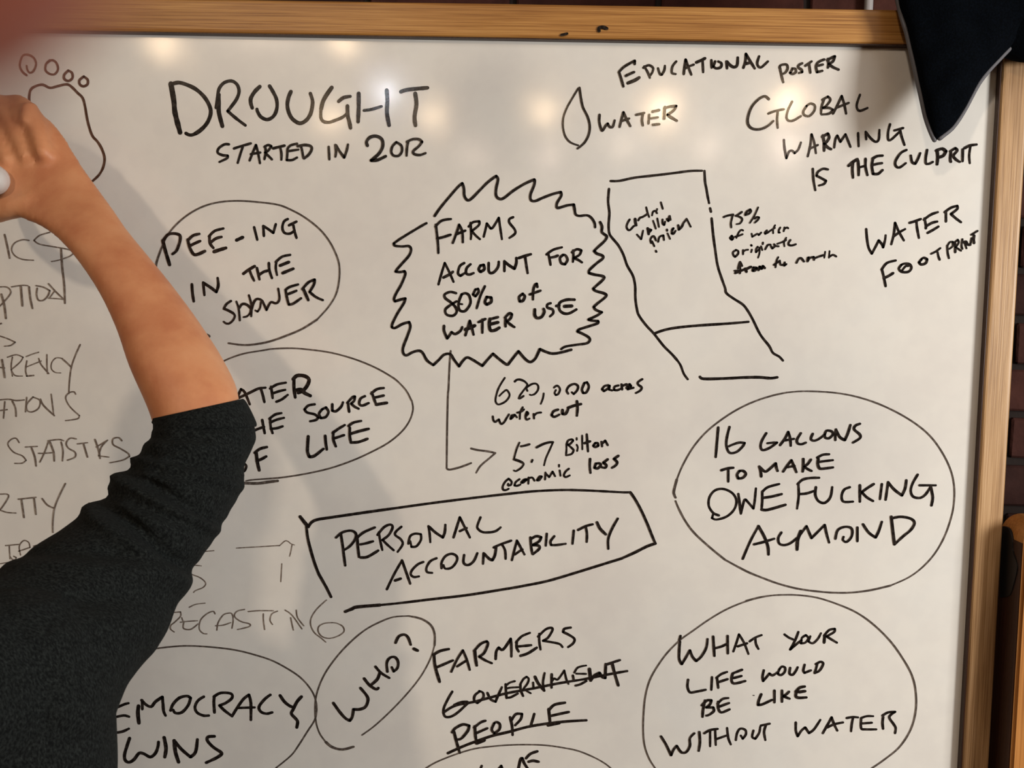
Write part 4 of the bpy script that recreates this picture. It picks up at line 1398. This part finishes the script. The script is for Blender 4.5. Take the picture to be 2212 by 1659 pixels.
# right flank that shows along the bottom edge of the view
tube(sw, [(P(30,1440,.675), .062,.055), (P(36,1580,.675), .066,.06), (P(30,1760,.675), .066,.06), (P(-20,1980,.69), .058,.06)], 28, 6)
tube(sw, [(neck+Vector((0,0,-.03)), .075), (neck+Vector((0,.004,.012)), .060)], 24, 3)
for v in sw.verts:
    if v.co.z < 0.80: v.co.z = 0.80
sm = remeshed(sw, 0.0028, 'sweater', 3)
sm.transform(Matrix.Translation(-Vector(person.location)))
sweater = link('sweater', sm, M_WOOL, person)
# turned cuff
cf = [(333,903,522,862,0.8625,0.95),(336,912,530,872,0.8615,0.99),(337,924,549,912,0.859,0.99),(336,930,549,922,0.858,0.95)]
bm = bmesh.new(); rings_to_bm(bm, pairs_rings(cf, 56, 5, 1, lambda t,a,p: 0.0006*noise.noise(p*60)))
part('cuff', bm, M_WOOL, person, True)
bm = bmesh.new()
tube(bm, [(Vector((mid.x,mid.y-.01,.97)), .160,.118), (Vector((mid.x,mid.y-.01,.84)), .176,.13), (Vector((mid.x,mid.y-.01,.79)), .165,.12)], 30, 4, side=(1,0,0))
for s in (-1, 1):
    h0 = Vector((mid.x+s*.088, mid.y-.01, .86))
    tube(bm, [(h0, .092), (h0+Vector((s*.01,0,-.20)), .082), (h0+Vector((s*.012,.01,-.40)), .064), (h0+Vector((s*.012,-.01,-.54)), .066), (h0+Vector((s*.012,-.02,-.76)), .058)], 24, 5)
tm = remeshed(bm, 0.008, 'trousers', 3); tm.transform(Matrix.Translation(-Vector(person.location))); link('trousers', tm, M_DENIM, person)
for s in (-1, 1):
    a0 = Vector((mid.x+s*.100, mid.y-.03, .075)); bm = bmesh.new()
    tube(bm, [(a0+Vector((0,-.045,-.028)), .036,.034), (a0+Vector((0,.03,-.026)), .040,.042), (a0+Vector((0,.11,-.036)), .044,.030), (a0+Vector((0,.175,-.046)), .036,.020)], 18, 5, side=(1,0,0))
    for v in bm.verts: v.co.z = max(v.co.z, 0.0)
    part('shoe', bm, M_SHOE, person, True)

# chunky marker in the hand
e0 = P(-13, 390, .955); e1 = atY(-40, 352, -0.002)
mk = thing('marker_pen', 'chunky white marker held in the raised hand at the left edge of the view', 'marker', e0)
dr = (e1-e0).normalized(); L = (e1-e0).length
def cyl(name, a, b, r0, r1, mat, seg=28):
    bm = bmesh.new(); p0 = e0+dr*a; p1 = e0+dr*b
    tube(bm, [(p0, r0), (p1, r1)], seg, 3); return part(name, bm, mat, mk, True)
cyl('barrel', 0.004, L-.040, .0150, .0120, M_WHITEPL)
cyl('end_cap', 0.0, .006, .0135, .0148, M_WHITEPL)
cyl('collar', L-.040, L-.016, .0095, .0060, M_BLACKPL)
cyl('nib', L-.014, L-.0025, .0028, .0022, M_BLACKPL)

# ------------------------------------------------------------------ jacket on the corner of the board
jk = thing('jacket', 'dark navy jacket with grey piped edges hanging over the top right corner of the board', 'jacket', (0.50, -0.03, 1.95))
rows = [ # left, right, world y of the middle, half thickness
 (1935,-150,2330,-170,-0.004,.040),(1930,-70,2335,-60,-0.020,.042),(1940,10,2300,30,-0.036,.024),(1956,62,2228,62,-.044,.020),(1966,105,2180,104,-.050,.018),
 (1974,138,2148,137,-.056,.017),(1983,180,2117,172,-.062,.016),(1991,215,2096,208,-.067,.015),(1998,248,2078,242,-.070,.012),(2007,276,2056,275,-.073,.009),(2015,295,2034,294,-.075,.006),(2019,303,2023,303,-.075,.002)]
def jrings(rows, seg=40, n=7, amp=.006, sq=0.65):
    d = crom(rows, n); out = []; Ls = []; Rs = []
    for i, r in enumerate(d):
        L = atY(r[0], r[1], r[4]); R = atY(r[2], r[3], r[4]); C = (L+R)/2; u = (R-L)/2; ring = []
        Ls.append(L); Rs.append(R)
        for k in range(seg):
            a = 2*math.pi*k/seg; ca, sa = math.cos(a), math.sin(a)
            y = math.copysign(abs(sa)**sq, sa)
            p = C + u*ca + Vector((0,1,0))*y*r[5]
            f = min(1, r[5]/.02)
            p.y += 1.6*amp*f*abs(sa)*(noise.noise(Vector((p.x*22+p.z*9, 0, p.z*4))) + .5*noise.noise(p*45))
            ring.append(p)
        out.append(ring)
    return out, Ls, Rs
rows = [r if i < 3 else r[:4] + (r[4]*0.80, r[5]) for i, r in enumerate(rows)]
rg, Ls, Rs = jrings(rows)
bm = bmesh.new(); rings_to_bm(bm, rg); part('front_panel', bm, M_NAVY, jk, True)
def piping(pts, r, off=Vector((0,0,0))):
    bm = bmesh.new(); tube(bm, [(p+off, r) for p in pts], 10, 2); part('piped_edge', bm, M_PIPE, jk, True)
piping(Ls[12::5], .0024, Vector((-.0006,-.001,0))); piping(Rs[19::5], .0024, Vector((.0006,-.003,0)))
rows2 = [(2060,-170,2440,-190,-.010,.045),(2090,-60,2440,-60,-.016,.045),(2120,40,2420,50,-.024,.032),(2142,88,2380,100,-.032,.022),(2160,112,2320,122,-.034,.018),(2184,126,2270,130,-.034,.012),(2205,133,2235,134,-.034,.004)]
rg, _, _ = jrings(rows2, 36, 6, .010)
bm = bmesh.new(); rings_to_bm(bm, rg); part('sleeve', bm, M_NAVY, jk, True)

# ------------------------------------------------------------------ wooden screen beside the board
SY0, SY1 = -0.047, 0.011
cx0 = atY(2206, 1300, SY0).x; ctop = atY(2200, 1128, SY0).z
def atX(px, py, x):
    v = cvdir((px - CX)/FPX, (py - CY)/FPX, 1.0); return CAM + v*((x - CAM.x)/v.x)
cb = thing('wooden_screen', 'orange wooden screen with rounded top corner standing right of the board', 'screen', (cx0+.25, -.018, 0))
def slab_round(bm, x0, x1, y0, y1, z0, z1, rl, rr=0.0):
    prof = [(x0, z0)] + [(x0+rl-rl*math.cos(a), z1-rl+rl*math.sin(a)) for a in [k*math.pi/16 for k in range(9)]]
    prof += ([(x1-rr+rr*math.cos(a), z1-rr+rr*math.sin(a)) for a in [math.pi/2-k*math.pi/16 for k in range(9)]] if rr else [(x1, z1)]) + [(x1, z0)]
    f = [bm.verts.new((x, y0, z)) for x, z in prof]; g = [bm.verts.new((x, y1, z)) for x, z in prof]
    bm.faces.new(list(reversed(f))); bm.faces.new(g)
    for i in range(len(prof)):
        j = (i+1) % len(prof); bm.faces.new((f[i], f[j], g[j], g[i]))
    bmesh.ops.recalc_face_normals(bm, faces=list(bm.faces))
    es = [e for e in bm.edges if abs(e.verts[0].co.y - e.verts[1].co.y) < 1e-6 and e.verts[0].co.z > z0+1e-4 or (abs(e.verts[0].co.y - e.verts[1].co.y) < 1e-6 and e.verts[1].co.z > z0+1e-4)]
    bmesh.ops.bevel(bm, geom=es, offset=0.003, segments=2, affect='EDGES')
W_ = 0.52
bm = bmesh.new(); slab_round(bm, cx0, cx0+.055, SY0, SY1, 0.03, ctop, .022); part('post', bm, W_CAB, cb)
bm = bmesh.new(); slab_round(bm, cx0+W_-.055, cx0+W_, SY0, SY1, 0.03, ctop, .001, .022); part('post', bm, W_CAB, cb)
for z0_, z1_ in ((ctop-.060, ctop-.001), (0.16, 0.22)):
    bm = bmesh.new(); box(bm, cx0+.055, cx0+W_-.055, SY0+.003, SY1-.003, z0_, z1_, .002); part('rail', bm, W_CAB, cb)
for k in range(4):
    w_ = (W_-.11)/4; bm = bmesh.new(); box(bm, cx0+.055+k*w_+.001, cx0+.055+(k+1)*w_-.001, SY0+.020, SY1-.020, 0.22, ctop-.060, .002); part('board', bm, W_CAB, cb)
for xx in (cx0+.001, cx0+W_-.056):
    bm = bmesh.new(); box(bm, xx, xx+.055, SY0-.16, SY1+.16, 0.0, 0.03, .004); part('foot', bm, W_CAB, cb)
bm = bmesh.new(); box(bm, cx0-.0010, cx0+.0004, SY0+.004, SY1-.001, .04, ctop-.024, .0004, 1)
part('side_shade_panel', bm, W_SHADE, cb, label='dark sheet of painted shade on the side of the post')
# black hinge plate on the side of the post
hx = cx0 - 0.0022
hp = [(2160,1138),(2170,1137),(2180,1145),(2186,1166),(2187,1190),(2195,1214),(2196,1232),(2190,1258),(2180,1286),(2160,1290)]
hp = crom([hp[0]] + hp[1:-1] + [hp[-1]], 4)
pts = [atX(x, y, hx) for x, y in hp]
bm = bmesh.new(); f = [bm.verts.new(p) for p in pts]; g = [bm.verts.new((cx0+.0005, p.y, p.z)) for p in pts]
bm.faces.new(f); bm.faces.new(list(reversed(g)))
for i in range(len(f)): j = (i+1) % len(f); bm.faces.new((f[j], f[i], g[i], g[j]))
bmesh.ops.recalc_face_normals(bm, faces=list(bm.faces))
part('hinge_plate', bm, M_BLACKPL, cb, label='black plate on the side of the post')

# ------------------------------------------------------------------ photographer's fingertip, a centimetre from the lens
def Cc(a, b_, c): return CAM + cvdir(a, b_, c)
ft = thing('finger', "out of focus fingertip of the photographer at the top left corner", 'finger', Cc(-.0100,-.0089,.0125))
bm = bmesh.new()
tube(bm, [(Cc(-.0104,-.0093,.0125), .0063,.0060), (Cc(-.018,-.0103,.0132), .0070,.0066), (Cc(-.026,-.0100,.0128), .0073,.0070), (Cc(-.036,-.0085,.0105), .0076,.0073)], 28, 6)
part('skin', bm, M_SKIN2, ft, True)
bm = bmesh.new()
tube(bm, [(Cc(-.0105,-.0147,.0128), .0042,.0010), (Cc(-.0145,-.0158,.0132), .0048,.0012), (Cc(-.0190,-.0162,.0134), .0046,.0010)], 16, 4, side=cvdir(0,0,1))
part('nail', bm, M_NAIL, ft, True)

# ------------------------------------------------------------------ ceiling lamps (their glow is mirrored in the board)
def lamp_at(px, py, zlamp, power, color, rad):
    v = cvdir((px - CX)/FPX, (py - CY)/FPX, 1.0); p = CAM + v*((0-CAM.y)/v.y)
    r = Vector((v.x, -v.y, v.z)); t = (zlamp - p.z)/r.z; q = p + r*t
    return q, power, color, rad
WARM = (1.0, 0.70, 0.42); PINK = (1.0, 0.76, 0.60); COOL = (0.80, 0.88, 1.0)
LAMPS = [(355,97,2.25,0.9,WARM,.035), (742,90,2.25,0.7,WARM,.03), (835,198,2.3,1.0,COOL,.012), (712,258,2.3,1.3,WARM,.03),
 (935,252,2.3,1.2,WARM,.03), (1174,240,2.35,1.7,WARM,.035), (1430,236,2.35,2.8,WARM,.03), (1705,222,2.35,2.5,WARM,.03),
 (1185,335,2.3,0.7,PINK,.03), (1025,330,2.3,0.5,PINK,.03), (1345,315,2.3,0.5,PINK,.03), (1528,315,2.3,0.7,PINK,.03), (1700,318,2.3,1.2,PINK,.03)]

shade0 = None
for px, py, zl, pw, colr, rd in LAMPS:
    q, pw, colr, rd = lamp_at(px, py, zl, pw, colr, rd)
    root = thing('pendant_lamp', 'small pendant lamp hanging from the ceiling behind the photographer', 'lamp', q, 'pendant lamps behind the photographer')
    if shade0 is None:
        bm = bmesh.new(); prof = [(.012,.10),(.016,.095),(.022,.080),(.045,.060),(.070,.035),(.075,.030)]
        rgs = [[Vector((r_*math.cos(a), r_*math.sin(a), z_)) for a in [k*math.pi/10 for k in range(20)]] for r_, z_ in prof]
        rings_to_bm(bm, rgs, False); shade0 = mesh_from(bm, 'shade', True); shade0.materials.append(M_BRASS)
        bm = bmesh.new(); tube(bm, [(Vector((0,0,.10)), .003), (Vector((0,0,.60)), .003)], 8, 2); cord0 = mesh_from(bm, 'cord', True); cord0.materials.append(M_BLACKPL)
    o = bpy.data.objects.new('shade', shade0); COL.objects.link(o); o.parent = root
    o = bpy.data.objects.new('cord', cord0); COL.objects.link(o); o.parent = root; o.scale.z = (RZ - q.z)/.60
    l = bpy.data.lights.new('bulb', 'POINT'); l.energy = pw; l.color = colr; l.shadow_soft_size = rd
    lo = bpy.data.objects.new('bulb', l); COL.objects.link(lo); lo.parent = root
